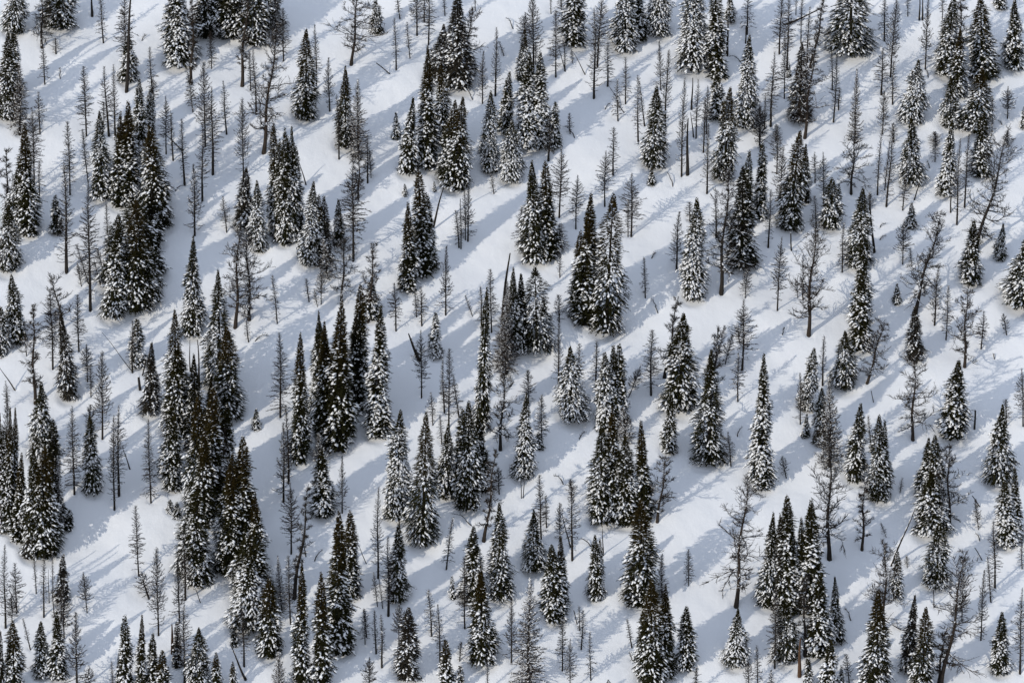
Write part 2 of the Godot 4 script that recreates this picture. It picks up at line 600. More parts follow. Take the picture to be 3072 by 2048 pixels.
func snag(r: Array) -> void:
	var h: float = r[3]
	var w: float = r[4]
	var g := RandomNumberGenerator.new()
	g.seed = 9000 + int(r[1] * 31.0) * 17 + int(r[2] * 13.0)
	var o := thing(r, "dead tree", "big dead snags with crooked limbs", 0.15)
	pose(o, r[5], 0.0, Vector3.ONE)
	var flags: String = r[6]
	var bark: Material = M.bark_brown if g.randf() < 0.6 else M.bark
	if "p" in flags:
		bark = M.bark_pale
	var len_ := h / maxf(cos(r[5]), 0.4)
	var r0 := 0.011 * len_ + 0.09
	var pts := PackedVector3Array()
	var rad := PackedFloat32Array()
	var ph := g.randf() * TAU
	for k in 13:
		var t := k / 12.0
		var sway := 0.018 * len_ * sin(t * PI)
		pts.append(Vector3(sway * sin(t * 7.0 + ph), t * len_ - (0.5 if k == 0 else 0.0), sway * cos(t * 6.0 + ph)))
		rad.append(lerpf(r0, 0.02, pow(t, 0.9)) * (1.25 if k == 0 else 1.0))
	var tr := Buf.new()
	tr.tube(pts, rad, 9, Vector2(g.randf(), 0))
	part("trunk", tr.mesh(), bark, o)
	var twigs := Buf.new()
	var limbs := int(clampf(len_ * 2.2 + w * 2.0, 10.0, 38.0))
	var az := g.randf() * TAU
	for c in limbs:
		var t := lerpf(0.16, 0.97, (c + g.randf() * 0.7) / limbs)
		az += 2.4 + g.randf_range(-0.7, 0.7)
		var full := minf(1.0, 0.5 + 1.5 * t) * pow(1.0 - t, 0.5) + 0.12
		var ln := w * 0.5 * full * g.randf_range(0.45, 1.5) / maxf(absf(cos(az)), 0.65)
		var f := t * 12.0
		var k0 := mini(int(f), 11)
		var p := pts[k0].lerp(pts[k0 + 1], f - k0)
		var br := clampf(rad[k0] * 0.5, 0.035, 0.1)
		var el := lerpf(-0.35, 0.45, t) + g.randf_range(-0.35, 0.35)
		var d := Vector3(cos(az) * cos(el), sin(el), sin(az) * cos(el))
		var lp := PackedVector3Array([p])
		var lr := PackedFloat32Array([br])
		var b := Buf.new()
		var sn := Buf.new()
		var n := 5
		var snowy := g.randf() < 0.7
		for k in n:
			d = (d + Vector3(g.randf_range(-0.55, 0.55), g.randf_range(-0.35, 0.5), g.randf_range(-0.55, 0.55))).normalized()
			var q := p + d * ln / n
			lp.append(q)
			lr.append(br * lerpf(0.85, 0.16, (k + 1.0) / n))
			if snowy and g.randf() < 0.75:
				snow_strip(sn, p, q, maxf(br * lerpf(1.3, 0.6, (k + 1.0) / n), 0.06))
			# side shoots and their twigs
			for j in 3:
				var sd := (d + Vector3(g.randf_range(-1, 1), g.randf_range(-0.5, 0.9), g.randf_range(-1, 1)) * 1.1).normalized()
				var sl := ln * g.randf_range(0.12, 0.34) * (1.1 - 0.12 * k)
				var s0 := p.lerp(q, g.randf())
				var s1 := s0 + sd * sl
				var s2 := s1 + (sd + Vector3(g.randf_range(-0.5, 0.5), g.randf_range(-0.2, 0.6), g.randf_range(-0.5, 0.5))).normalized() * sl * 0.7
				var sr := clampf(br * 0.4, 0.02, 0.04)
				b.tube(PackedVector3Array([s0, s1, s2]), PackedFloat32Array([sr, sr * 0.7, sr * 0.3]), 3, Vector2.ZERO)
				if snowy and g.randf() < 0.35:
					snow_strip(sn, s0, s1, 0.05)
				for m in 4:
					var x := s0.lerp(s2, g.randf_range(0.2, 1.0))
					b.twig(x, (sd + Vector3(g.randf_range(-1, 1), g.randf_range(-0.7, 0.9), g.randf_range(-1, 1))).normalized() * g.randf_range(0.18, 0.5), 0.02, Vector2.ZERO)
			p = q
		b.tube(lp, lr, 5, Vector2(g.randf(), 0))
		var limb := part("limb", b.mesh(), bark, o)
		if sn.v.size():
			part("snow", sn.mesh(), M.snow, limb, true)
	var fine := Buf.new()
	for c in int(len_ * 24.0):
		var t := lerpf(0.3, 1.0, g.randf())
		var f := t * 12.0
		var k0 := mini(int(f), 11)
		var a2 := g.randf() * TAU
		var e2 := g.randf_range(-0.4, 0.9)
		var ln := g.randf_range(0.15, 0.28) * w * (1.05 - t * 0.6)
		fine.twig(pts[k0].lerp(pts[k0 + 1], f - k0), Vector3(cos(a2) * cos(e2), sin(e2), sin(a2) * cos(e2)) * ln, 0.022, Vector2.ZERO)
	part("twigs", fine.mesh(), M.twig, o, true)


func pole(r: Array) -> void:
	var h: float = r[3]
	var w: float = r[4]
	var g := RandomNumberGenerator.new()
	g.seed = 700 + int(r[1] * 29.0) * 7 + int(r[2] * 11.0)
	var o := thing(r, "dead pole", "broken and leaning dead trunks", 0.1)
	pose(o, r[5], g.randf() * TAU if absf(r[5]) < 0.3 else 0.0, Vector3.ONE)
	var len_ := h / maxf(cos(r[5]), 0.2) + 0.1
	var r0 := clampf(w * 0.3, 0.05, 0.24)
	var pts := PackedVector3Array()
	var rad := PackedFloat32Array()
	for k in 8:
		var t := k / 7.0
		pts.append(Vector3(0.008 * len_ * sin(t * 6.0 + w * 20.0), t * len_ - (0.3 if k == 0 else 0.0), 0.008 * len_ * cos(t * 5.0)))
		rad.append(lerpf(r0, r0 * (0.8 if len_ < 2.5 else 0.3), t))
	pts.append(pts[7] + Vector3(0.3 * r0, 0.35 * r0, 0.2 * r0))
	rad.append(r0 * 0.1)
	var tr := Buf.new()
	tr.tube(pts, rad, 7, Vector2(g.randf(), 0))
	var flags: String = r[6]
	part("trunk", tr.mesh(), M.bark_red if "r" in flags else M.bark, o)
	if len_ > 1.6:
		var st := Buf.new()
		for c in int(len_ * 4.0):
			var t := g.randf_range(0.25, 1.0)
			var a := g.randf() * TAU
			var f := t * 7.0
			var k0 := mini(int(f), 6)
			st.twig(pts[k0].lerp(pts[k0 + 1], f - k0), Vector3(cos(a), g.randf_range(-0.2, 0.7), sin(a)) * g.randf_range(0.15, 0.5) * clampf(w * 1.3, 0.3, 1.0), 0.014, Vector2.ZERO)
		part("stubs", st.mesh(), M.twig, o, true)
	var sn := Buf.new()
	if absf(r[5]) > 0.3 and w > 0.2:
		for k in 6:
			var side := Vector3(-signf(r[5]), 0, 0)
			var a := pts[k] + side * rad[k] * 0.8
			var b := pts[k + 1] + side * rad[k + 1] * 0.8
			if k == 0 or ("s" in flags) or g.randf() < 0.5:
				sn.lump((a + b) * 0.5, (b - a) * 0.55, Vector3(0, 0, rad[k] * 0.9), side * rad[k] * 0.8, 0.0)
	elif len_ < 2.6 and w > 0.2:
		sn.lump(pts[7] + Vector3(0, 0.03, 0), Vector3(r0 * 1.0, 0, 0), Vector3(0, 0, r0), Vector3(0, r0 * 0.8, 0), 1.0)
	if sn.v.size():
		part("snow_cap", sn.mesh(), M.snow, o, true)


# a branch poking out of the snow from (u, v) to (r[3], r[5]) on the slope
func fallen(r: Array) -> void:
	var g := RandomNumberGenerator.new()
	g.seed = 300 + int(r[1] * 37.0) * 5 + int(r[2] * 19.0)
	var o := thing(r, "fallen branch", "dead branches sticking out of the snow", 0.05)
	var a := Vector3.ZERO
	var e := on_slope(r[3], r[5]) - o.position + Vector3(0, 0.18, 0)
	var w: float = r[4]
	var ln := e.length()
	var b := Buf.new()
	var pts := PackedVector3Array()
	var rad := PackedFloat32Array()
	for k in 6:
		var t := k / 5.0
		pts.append(a.lerp(e, t) + Vector3(0, 0.45 * sin(t * PI) * minf(ln * 0.5, 0.8) - (0.1 if k == 0 else 0.0), 0) + Vector3(g.randf_range(-0.05, 0.05), 0, 0) * ln)
		rad.append(lerpf(0.06, 0.02, t))
	b.tube(pts, rad, 5, Vector2.ZERO)
	part("stem", b.mesh(), M.bark, o)
	var tw := Buf.new()
	for c in 16:
		var t := g.randf_range(0.15, 1.0) * 5.0
		var k0 := mini(int(t), 4)
		var p := pts[k0].lerp(pts[k0 + 1], t - k0)
		var d := (e.normalized() * 0.4 + Vector3(g.randf_range(-1, 1), g.randf_range(-0.3, 1.0), g.randf_range(-1, 1))).normalized() * g.randf_range(0.2, 0.5) * clampf(w, 0.5, 1.4)
		tw.twig(p, d, 0.02, Vector2.ZERO)
		tw.twig(p + d * 0.5, (d.normalized() + Vector3(g.randf_range(-1, 1), g.randf_range(-0.5, 0.8), g.randf_range(-1, 1))) * 0.14, 0.012, Vector2.ZERO)
	part("twigs", tw.mesh(), M.twig, o, true)


# ---------------------------------------------------------------- every tree: kind, u, v, height, width, lean, look, label

func table() -> Array:
	return [
		["bare_tree", -4.55, 57.94, 3.20, 0.63, -0.018, "", "short thin bare tree above a tall dead snag, top edge, middle"],
		["spruce_tree", 60.51, 58.27, 4.03, 1.73, -0.029, "", "small snow-flecked cone-shaped spruce, top edge, far right"],
		["bare_tree", 4.82, 57.55, 3.99, 0.63, -0.022, "", "short thin bare tree above and left of a tall snow-flecked spruce, top edge, middle"],
		["bare_tree", 35.11, 57.50, 3.67, 0.63, 0.005, "", "short thin bare tree above a tall dead snag, top edge, right"],
		["bare_tree", -8.28, 56.93, 2.79, 0.79, -0.052, "", "tiny twiggy bare tree, top edge, middle"],
		["dead_pole", -51.94, 57.35, 2.88, 0.63, 0.003, "", "short dark dead pole, top edge, far left"],
		["bare_tree", 48.94, 57.30, 3.83, 0.94, -0.003, "", "short twiggy bare tree left of a short dead pole, top edge, far right"],
		["bare_tree", -13.83, 56.39, 2.87, 0.94, -0.140, "", "tiny twiggy bare tree leaning left, top edge, centre left"],
		["dead_pole", 50.33, 56.28, 3.35, 0.41, -0.015, "", "short dark dead pole left of a short dead pole, top edge, far right"],
		["dead_pole", 50.67, 56.21, 3.35, 0.41, -0.001, "", "short dark dead pole right of a short dead pole, top edge, far right"],
		["bare_tree", 53.11, 55.76, 3.90, 0.94, -0.013, "", "short twiggy bare tree right of a short dead pole, top edge, far right"],
		["bare_tree", -10.83, 55.81, 4.78, 0.94, 0.005, "", "short thin bare tree above a mid-sized bare tree, top edge, centre left"],
		["dead_pole", 33.81, 55.59, 1.93, 0.59, 1.148, "", "stubby dark dead pole leaning right, top edge, right"],
		["spruce_tree", 26.91, 55.45, 3.46, 1.73, -0.013, "", "small snow-flecked cone-shaped spruce, top edge, centre right"],
		["fallen_branch", 0.15, 54.27, -0.80, 0.73, 55.964, "", "small twiggy fallen branch above and left of a short bare tree, top edge, middle"],
		["bare_tree", 6.21, 53.58, 4.93, 1.72, -0.019, "", "short twiggy bare tree, top edge, middle"],
		["bare_tree", 28.92, 53.60, 5.72, 2.03, 0.030, "", "mid-sized wide-branched bare tree below and right of a small snow-flecked spruce, top edge, right"],
		["spruce_tree", -29.93, 54.08, 7.54, 3.92, 0.014, "k", "mid-sized dark cone-shaped spruce above and left of a tall dead grey spruce, top edge, left"],
		["bare_tree", -11.69, 53.68, 6.83, 2.19, 0.006, "", "mid-sized twiggy bare tree above and left of a mid-sized bare tree, top edge, centre left"],
		["spruce_tree", -55.66, 54.90, 8.42, 4.69, -0.010, "", "mid-sized snow-flecked broad spruce above and right of a shorter dead snag, top edge, far left"],
		["spruce_tree", -16.64, 53.99, 4.06, 1.88, -0.031, "", "small snow-flecked cone-shaped spruce above and right of a tall dead snag, top edge, centre left"],
		["spruce_tree", -61.21, 53.70, 7.89, 3.28, 0.049, "", "mid-sized snow-flecked cone-shaped spruce, top edge, far left"],
		["spruce_tree", -36.76, 54.53, 7.45, 4.30, -0.014, "k", "mid-sized dark broad spruce, top edge, left"],
		["fallen_branch", -45.45, 52.29, -45.01, 0.87, 52.809, "", "small twiggy fallen branch above a tall bare tree, top edge, far left"],
		["bare_tree", 45.78, 52.94, 5.63, 1.95, -0.010, "", "mid-sized twiggy bare tree above and right of a tall snow-flecked spruce, top edge, far right"],
		["spruce_tree", 18.13, 53.89, 8.26, 3.44, -0.028, "w", "mid-sized snow-plastered cone-shaped spruce, top edge, centre right"],
		["bare_tree", -50.14, 51.71, 5.55, 1.72, -0.054, "", "mid-sized twiggy bare tree below a short dead pole, top edge, far left"],
		["spruce_tree", -37.75, 53.67, 9.83, 3.75, 0.018, "k", "tall dark slim spruce, top edge, left"],
		["dead_spruce", -28.98, 51.90, 8.24, 2.03, -0.014, "", "tall dense dead grey spruce, top edge, left"],
		["bare_tree", 1.58, 51.85, 3.65, 2.03, -0.001, "", "short wide-branched bare tree, top edge, middle"],
		["spruce_tree", 15.76, 52.99, 8.68, 2.03, -0.061, "", "mid-sized snow-flecked narrow spruce, top edge, centre right"],
		["dead_pole", 28.68, 52.07, 2.07, 0.31, 0.024, "", "stubby dark dead pole, top edge, right"],
		["bare_tree", 35.45, 51.54, 7.29, 0.93, 0.004, "", "mid-sized thin bare tree above a tall dead snag, top edge, right"],
		["spruce_tree", -33.88, 53.16, 8.48, 4.29, -0.011, "k", "mid-sized dark cone-shaped spruce left of a tall snow-flecked spruce, top edge, left"],
		["spruce_tree", -35.07, 53.29, 9.47, 3.59, -0.016, "", "tall snow-flecked slim spruce, top edge, left"],
		["bare_tree", -10.26, 51.96, 7.85, 2.03, 0.029, "", "mid-sized twiggy bare tree below and right of a mid-sized bare tree, top edge, centre left"],
		["dead_snag", -57.65, 51.07, 7.68, 3.11, 0.022, "", "shorter crooked spreading dead snag, top edge, far left"],
		["spruce_tree", 7.59, 51.28, 9.10, 3.42, 0.013, "", "tall snow-flecked slim spruce, top edge, middle"],
		["spruce_tree", -31.53, 51.42, 9.18, 4.36, -0.002, "", "tall snow-flecked cone-shaped spruce, top edge, left"],
		["dead_snag", 54.74, 50.37, 7.28, 3.11, 0.016, "", "shorter crooked spreading dead snag, top edge, far right"],
		["bare_tree", -55.85, 50.04, 1.82, 1.71, -0.016, "", "tiny wide-branched bare tree, top edge, far left"],
		["bare_tree", 32.72, 49.68, 7.04, 2.33, 0.017, "", "mid-sized twiggy bare tree left of a tall dead snag, top edge, right"],
		["bare_tree", -0.98, 49.72, 1.74, 0.62, -0.327, "", "leftmost tiny wide-branched bare tree leaning left, top edge, middle"],
		["dead_pole", 26.39, 50.09, 4.91, 0.62, -0.006, "", "short dark dead pole above a tall snow-flecked spruce, top edge, centre right"],
		["spruce_tree", 13.92, 51.00, 10.75, 3.73, -0.014, "w", "tall snow-plastered slim spruce, top edge, centre right"],
		["bare_tree", -12.48, 49.22, 4.43, 1.09, -0.082, "", "short twiggy bare tree leaning left, top edge, centre left"],
		["bare_tree", -27.92, 48.61, 6.48, 2.02, -0.010, "", "mid-sized twiggy bare tree below a tall dead grey spruce, top edge, left"],
		["fallen_branch", 27.93, 48.85, 26.48, 0.87, 49.537, "", "small twiggy fallen branch, top edge, right"],
		["bare_tree", 36.06, 47.98, 6.79, 1.40, 0.017, "", "mid-sized thin bare tree above and left of a tall dead snag, top edge, right"],
		["bare_tree", 7.41, 47.98, 1.55, 0.62, -0.103, "", "tiny wide-branched bare tree leaning left below a tall snow-flecked spruce, top edge, middle"],
		["dead_snag", -19.63, 47.63, 10.16, 4.95, 0.108, "", "tall thick-trunked spreading dead snag leaning right, top edge, centre left"],
		["bare_tree", 2.89, 47.80, 2.69, 1.09, -0.001, "", "tiny wide-branched bare tree above a tall bare tree, top edge, middle"],
		["spruce_tree", -40.16, 49.64, 6.36, 3.81, 0.041, "", "mid-sized snow-flecked broad spruce, top edge, left"],
		["spruce_tree", 41.41, 50.37, 11.57, 6.68, 0.007, "", "tall snow-flecked broad spruce, top edge, right"],
		["bare_tree", 10.43, 47.47, 8.91, 2.32, 0.052, "", "tall twiggy bare tree left of a tall snow-plastered spruce, top edge, centre right"],
		["dead_snag", 36.42, 47.32, 9.14, 1.86, 0.183, "", "tall crooked narrow dead snag leaning right, top edge, right"],
		["bare_tree", -36.63, 46.94, 4.58, 1.71, -0.016, "", "short wide-branched bare tree, top edge, left"],
		["bare_tree", 50.40, 46.89, 8.74, 2.01, 0.016, "", "tall twiggy bare tree above and left of a tall snow-flecked spruce, top edge, far right"],
		["bare_tree", -14.12, 46.61, 6.31, 1.24, -0.010, "", "mid-sized thin bare tree, top edge, centre left"],
		["bare_tree", 33.51, 46.56, 10.07, 1.70, 0.014, "", "tall thin bare tree left of a tall dead snag, top edge, right"],
		["dead_pole", 6.49, 46.82, 3.44, 0.22, -0.275, "", "short dark dead pole leaning left below a tall snow-flecked spruce, top edge, middle"],
		["bare_tree", 6.46, 46.82, 3.13, 0.62, -0.028, "", "short thin bare tree left of a short dead pole, top edge, middle"],
		["bare_tree", 2.61, 46.44, 9.60, 2.94, -0.001, "", "tall twiggy bare tree above and right of a mid-sized brown-topped spruce, top edge, middle"],
		["spruce_tree", -40.87, 48.47, 12.80, 4.49, 0.008, "w", "towering snow-plastered slim spruce, top edge, left"],
		["dead_pole", -14.91, 45.90, 1.26, 0.22, -0.884, "", "stubby dark dead pole leaning left, top edge, centre left"],
		["spruce_tree", 61.23, 47.57, 8.67, 3.10, -0.012, "", "mid-sized snow-flecked slim spruce right of a tall brown-topped spruce, top edge, far right"],
		["dead_pole", 8.91, 46.19, 2.76, 0.22, -0.484, "", "short dark dead pole leaning left above a tall bare tree, top edge, middle"],
		["bare_tree", -46.99, 45.66, 10.53, 2.47, 0.008, "", "tall twiggy bare tree above a tall dead pole, top edge, far left"],
		["bare_tree", 46.06, 45.19, 9.35, 2.62, 0.044, "", "tall twiggy bare tree right of a tall snow-flecked spruce, top edge, far right"],
		["bare_tree", 5.34, 45.81, 8.14, 2.01, -0.008, "", "tall twiggy bare tree below and left of a short dead pole, top edge, middle"],
		["spruce_tree", 21.97, 47.35, 13.80, 4.48, 0.023, "w", "towering snow-plastered slim spruce, top edge, centre right"],
		["spruce_tree", 33.70, 45.64, 1.22, 0.78, 0.047, "", "tiny snow-flecked broad spruce, top edge, right"],
		["fallen_branch", 50.65, 45.40, 50.48, 0.73, 46.308, "", "small twiggy fallen branch below a tall bare tree, top edge, far right"],
		["fallen_branch", -54.95, 45.19, -55.22, 0.87, 46.807, "", "small twiggy fallen branch below and right of a shorter dead snag, top edge, far left"],
		["spruce_tree", 52.92, 46.61, 9.84, 3.40, 0.068, "", "tall snow-flecked slim spruce, top edge, far right"],
		["spruce_tree", 1.23, 45.14, 6.26, 1.70, 0.049, "b", "mid-sized brown-topped narrow spruce, top edge, middle"],
		["spruce_tree", 25.04, 46.10, 11.83, 2.93, -0.038, "", "tall snow-flecked narrow spruce, top edge, centre right"],
		["dead_snag", -38.96, 43.94, 10.98, 1.39, 0.033, "", "tall thick-trunked narrow dead snag, top edge, left"],
		["dead_snag", -5.82, 44.57, 9.27, 4.01, 0.110, "", "tall crooked spreading dead snag leaning right, top edge, middle"],
		["bare_tree", -56.78, 44.36, 5.59, 1.39, -0.036, "", "mid-sized twiggy bare tree above and right of a mid-sized snow-flecked spruce, top edge, far left"],
		["spruce_tree", -46.65, 45.09, 5.47, 2.63, 0.023, "", "small snow-flecked cone-shaped spruce, top edge, far left"],
		["spruce_tree", 57.34, 45.60, 9.99, 4.01, -0.059, "b", "tall brown-topped cone-shaped spruce, top edge, far right"],
		["dead_snag", -32.79, 44.19, 12.39, 1.39, 0.066, "", "towering thick-trunked narrow dead snag, top edge, left"],
		["bare_tree", 11.62, 43.77, 5.35, 1.85, 0.009, "", "mid-sized twiggy bare tree below and left of a tall snow-plastered spruce, top edge, centre right"],
		["spruce_tree", -8.98, 44.91, 7.05, 3.69, 0.102, "d", "mid-sized greyish cone-shaped spruce leaning right, top edge, middle"],
		["bare_tree", -23.75, 43.38, 7.85, 1.39, -0.002, "", "tall thin bare tree above a tall brown-topped spruce, top edge, centre left"],
		["bare_tree", -31.75, 43.45, 4.72, 1.23, -0.001, "", "short twiggy bare tree below and right of a towering dead snag, top edge, left"],
		["bare_tree", 18.06, 43.12, 5.97, 1.70, -0.040, "", "mid-sized twiggy bare tree left of a towering snow-plastered spruce, top edge, centre right"],
		["bare_tree", 38.87, 43.43, 4.72, 0.93, -0.019, "", "short thin bare tree below and left of a tall snow-flecked spruce, top edge, right"],
		["dead_pole", -46.84, 43.10, 13.63, 0.92, 0.079, "", "tall dark dead pole leaning right, top edge, far left"],
		["bare_tree", -43.62, 42.47, 5.50, 1.69, -0.035, "", "mid-sized twiggy bare tree right of a tall dead pole, top edge, left"],
		["bare_tree", 44.73, 42.30, 5.58, 1.85, 0.033, "", "mid-sized twiggy bare tree above and left of a mid-sized bare tree, top edge, far right"],
		["spruce_tree", -6.44, 44.10, 12.20, 4.46, -0.016, "d", "tall greyish slim spruce, top edge, middle"],
		["bare_tree", -2.02, 41.81, 8.39, 1.69, 0.019, "", "tall thin bare tree right of a tall greyish spruce, top edge, middle"],
		["bare_tree", 9.93, 41.89, 11.04, 2.00, 0.002, "", "tall thin bare tree below and left of a tall snow-plastered spruce, top edge, centre right"],
		["bare_tree", 33.01, 42.15, 7.61, 1.69, -0.006, "", "mid-sized twiggy bare tree above and left of a tall greyish spruce, top edge, right"],
		["fallen_branch", -4.82, 41.35, -5.58, 0.58, 43.184, "", "small twiggy fallen branch right of a tall greyish spruce, top edge, middle"],
		["spruce_tree", 53.82, 42.08, 8.08, 2.77, 0.040, "b", "mid-sized brown-topped slim spruce, top edge, far right"],
		["spruce_tree", -60.65, 42.70, 8.74, 2.85, 0.056, "", "mid-sized snow-flecked slim spruce above a tall snow-flecked spruce, top edge, far left"],
		["bare_tree", -3.58, 40.34, 6.35, 1.69, 0.019, "", "mid-sized twiggy bare tree right of a tall greyish spruce, top edge, middle"],
		["bare_tree", 13.73, 40.60, 5.57, 1.54, -0.007, "", "mid-sized twiggy bare tree above a small fallen branch, above a mid-sized bare tree, centre right"],
		["bare_tree", 46.03, 40.75, 5.33, 1.69, 0.006, "", "mid-sized twiggy bare tree below and right of a mid-sized bare tree, top edge, far right"],
		["bare_tree", -43.24, 39.87, 3.61, 1.23, -0.021, "", "short twiggy bare tree below and right of a tall dead pole, top edge, left"],
		["fallen_branch", 11.25, 39.65, 11.87, 0.58, 40.154, "", "small twiggy fallen branch left of a mid-sized bare tree, below a tall bare tree"],
		["dead_pole", 21.72, 39.86, 3.76, 0.46, 0.018, "", "short dark dead pole below a towering snow-plastered spruce, top edge, centre right"],
		["bare_tree", 39.45, 39.73, 2.59, 0.92, 0.010, "", "tiny wide-branched bare tree above and left of a tall dead grey spruce, top edge, right"],
		["bare_tree", -22.01, 39.56, 6.50, 1.99, -0.018, "", "mid-sized twiggy bare tree above and right of a tall brown-topped spruce, top edge, centre left"],
		["bare_tree", -38.52, 39.27, 4.86, 1.99, -0.107, "", "short wide-branched bare tree leaning left, top edge, left"],
		["fallen_branch", 13.47, 39.13, 11.84, 0.44, 43.206, "", "small twiggy fallen branch above and right of a mid-sized bare tree, top edge, centre right"],
		["bare_tree", -30.84, 38.50, 7.81, 1.53, -0.024, "", "tall thin bare tree below and right of a towering dead snag, top edge, left"],
		["bare_tree", 59.71, 38.06, 3.76, 1.84, 0.003, "", "short wide-branched bare tree above and left of a tiny snow-flecked spruce, top edge, far right"],
		["bare_tree", 12.76, 37.85, 5.01, 1.68, -0.022, "", "mid-sized twiggy bare tree below and left of a small fallen branch, top edge, centre right"],
		["spruce_tree", 24.68, 37.86, 5.82, 2.30, 0.001, "", "mid-sized snow-flecked cone-shaped spruce, top edge, centre right"],
		["bare_tree", 38.71, 37.38, 8.27, 1.38, 0.046, "", "tall thin bare tree above and right of a tall dead snag, top edge, right"],
		["spruce_tree", -60.70, 37.89, 10.49, 3.51, 0.030, "", "tall snow-flecked slim spruce, top edge, far left"],
		["spruce_tree", -24.86, 38.64, 10.91, 3.44, 0.015, "b", "tall brown-topped slim spruce below and left of a mid-sized bare tree, top edge, centre left"],
		["fallen_branch", 58.98, 36.95, 58.54, 0.58, 37.196, "", "small twiggy fallen branch above and right of a mid-sized brown-topped spruce, upper part, far right"],
		["bare_tree", 15.97, 37.22, 5.32, 0.92, -0.122, "", "mid-sized thin bare tree leaning left, top edge, centre right"],
		["spruce_tree", 34.59, 37.93, 9.52, 3.06, 0.023, "d", "tall greyish slim spruce, top edge, right"],
		["bare_tree", 31.12, 36.48, 9.12, 1.98, 0.021, "", "tall twiggy bare tree right of a tall snow-plastered spruce, top edge, right"],
		["bare_tree", -49.03, 36.47, 3.13, 0.77, -0.025, "", "short twiggy bare tree below and left of a tall dead pole, upper part, far left"],
		["bare_tree", 18.41, 36.67, 9.51, 1.83, 0.023, "", "tall thin bare tree right of a mid-sized bare tree, top edge, centre right"],
		["spruce_tree", 48.16, 37.88, 7.54, 3.52, 0.088, "w", "mid-sized snow-plastered cone-shaped spruce leaning right, top edge, far right"],
		["bare_tree", 30.36, 36.02, 4.14, 0.76, 0.004, "", "short thin bare tree right of a tall snow-plastered spruce, top edge, right"],
		["spruce_tree", 61.60, 36.24, 2.50, 1.22, -0.030, "", "tiny snow-flecked cone-shaped spruce, upper part, far right"],
		["spruce_tree", 28.09, 36.71, 11.22, 3.05, 0.030, "w", "tall snow-plastered narrow spruce, top edge, right"],
		["spruce_tree", 52.84, 36.86, 5.98, 2.90, -0.026, "", "mid-sized snow-flecked cone-shaped spruce, top edge, far right"],
		["bare_tree", -56.68, 35.30, 4.99, 1.53, -0.009, "", "mid-sized twiggy bare tree right of a tall dead grey spruce, top edge, far left"],
		["bare_tree", 6.97, 34.79, 2.34, 1.37, -0.036, "", "tiny wide-branched bare tree, upper part, middle"],
		["bare_tree", 23.34, 35.24, 5.85, 1.43, 0.016, "", "mid-sized twiggy bare tree left of a tall snow-plastered spruce, top edge, centre right"],
		["bare_tree", -34.26, 35.27, 6.47, 1.37, -0.061, "", "mid-sized thin bare tree above and left of a towering dead snag, top edge, left"],
		["bare_tree", 44.52, 35.55, 5.07, 1.98, 0.017, "", "mid-sized wide-branched bare tree, top edge, far right"],
		["spruce_tree", -43.56, 35.98, 5.19, 1.68, 0.036, "", "small snow-flecked slim spruce, top edge, left"],
		["bare_tree", 57.61, 35.13, 4.76, 1.22, -0.012, "", "short twiggy bare tree, upper part, far right"],
		["dead_spruce", -59.10, 35.08, 8.80, 3.05, 0.029, "", "tall dense dead grey spruce, top edge, far left"],
		["bare_tree", -51.06, 34.83, 8.41, 2.28, -0.020, "", "tall twiggy bare tree left of a short bare tree, top edge, far left"],
		["bare_tree", -48.39, 34.94, 8.41, 1.83, -0.045, "", "tall twiggy bare tree above and left of a tall bare tree, top edge, far left"],
		["spruce_tree", -0.93, 35.95, 7.37, 2.29, 0.087, "", "mid-sized snow-flecked slim spruce leaning right, top edge, middle"],
		["dead_pole", 21.78, 34.69, 2.89, 0.31, -0.126, "", "short dark dead pole leaning left, upper part, centre right"],
		["dead_snag", 35.12, 34.51, 10.73, 4.56, 0.089, "", "tall thick-trunked spreading dead snag leaning right, top edge, right"],
		["fallen_branch", 7.57, 34.00, 6.06, 0.87, 35.833, "", "small twiggy fallen branch right of a tall snow-plastered spruce, upper part, middle"],
		["bare_tree", 22.08, 34.47, 7.09, 1.22, 0.017, "", "mid-sized thin bare tree below and left of a mid-sized snow-flecked spruce, top edge, centre right"],
		["spruce_tree", 55.55, 36.15, 7.64, 4.27, 0.112, "b", "mid-sized brown-topped broad spruce leaning right, top edge, far right"],
		["bare_tree", -47.59, 34.31, 9.18, 1.83, -0.001, "", "tall thin bare tree, top edge, far left"],
		["spruce_tree", -13.86, 35.20, 2.95, 1.30, -0.019, "", "small snow-flecked cone-shaped spruce, upper part, centre left"],
		["bare_tree", 31.64, 34.00, 1.79, 1.91, 0.038, "", "tiny wide-branched bare tree below and left of a tall greyish spruce, upper part, right"],
		["dead_spruce", 41.14, 34.22, 8.56, 1.98, -0.003, "", "tall dense dead grey spruce, top edge, right"],
		["bare_tree", 45.72, 33.65, 2.11, 2.07, -0.023, "", "tiny wide-branched bare tree below and left of a mid-sized snow-plastered spruce, upper part, far right"],
		["bare_tree", 15.14, 34.07, 8.17, 1.52, -0.026, "", "tall thin bare tree above and left of a tall snow-flecked spruce, top edge, centre right"],
		["bare_tree", 29.64, 33.28, 4.71, 2.54, -0.015, "", "short wide-branched bare tree below and right of a tall snow-plastered spruce, upper part, right"],
		["bare_tree", 50.82, 33.70, 1.63, 1.91, -0.122, "", "tiny wide-branched bare tree leaning left left of a mid-sized brown-topped spruce, upper part, far right"],
		["bare_tree", 59.36, 33.12, 1.63, 1.75, -0.029, "", "tiny wide-branched bare tree right of a mid-sized brown-topped spruce, upper part, far right"],
		["bare_tree", -36.74, 33.33, 10.25, 2.73, 0.003, "", "tall twiggy bare tree above a tall bare tree, left of a towering dead snag"],
		["spruce_tree", -44.67, 34.01, 7.82, 2.28, 0.022, "", "mid-sized snow-flecked slim spruce right of a tall bare tree, top edge, far left"],
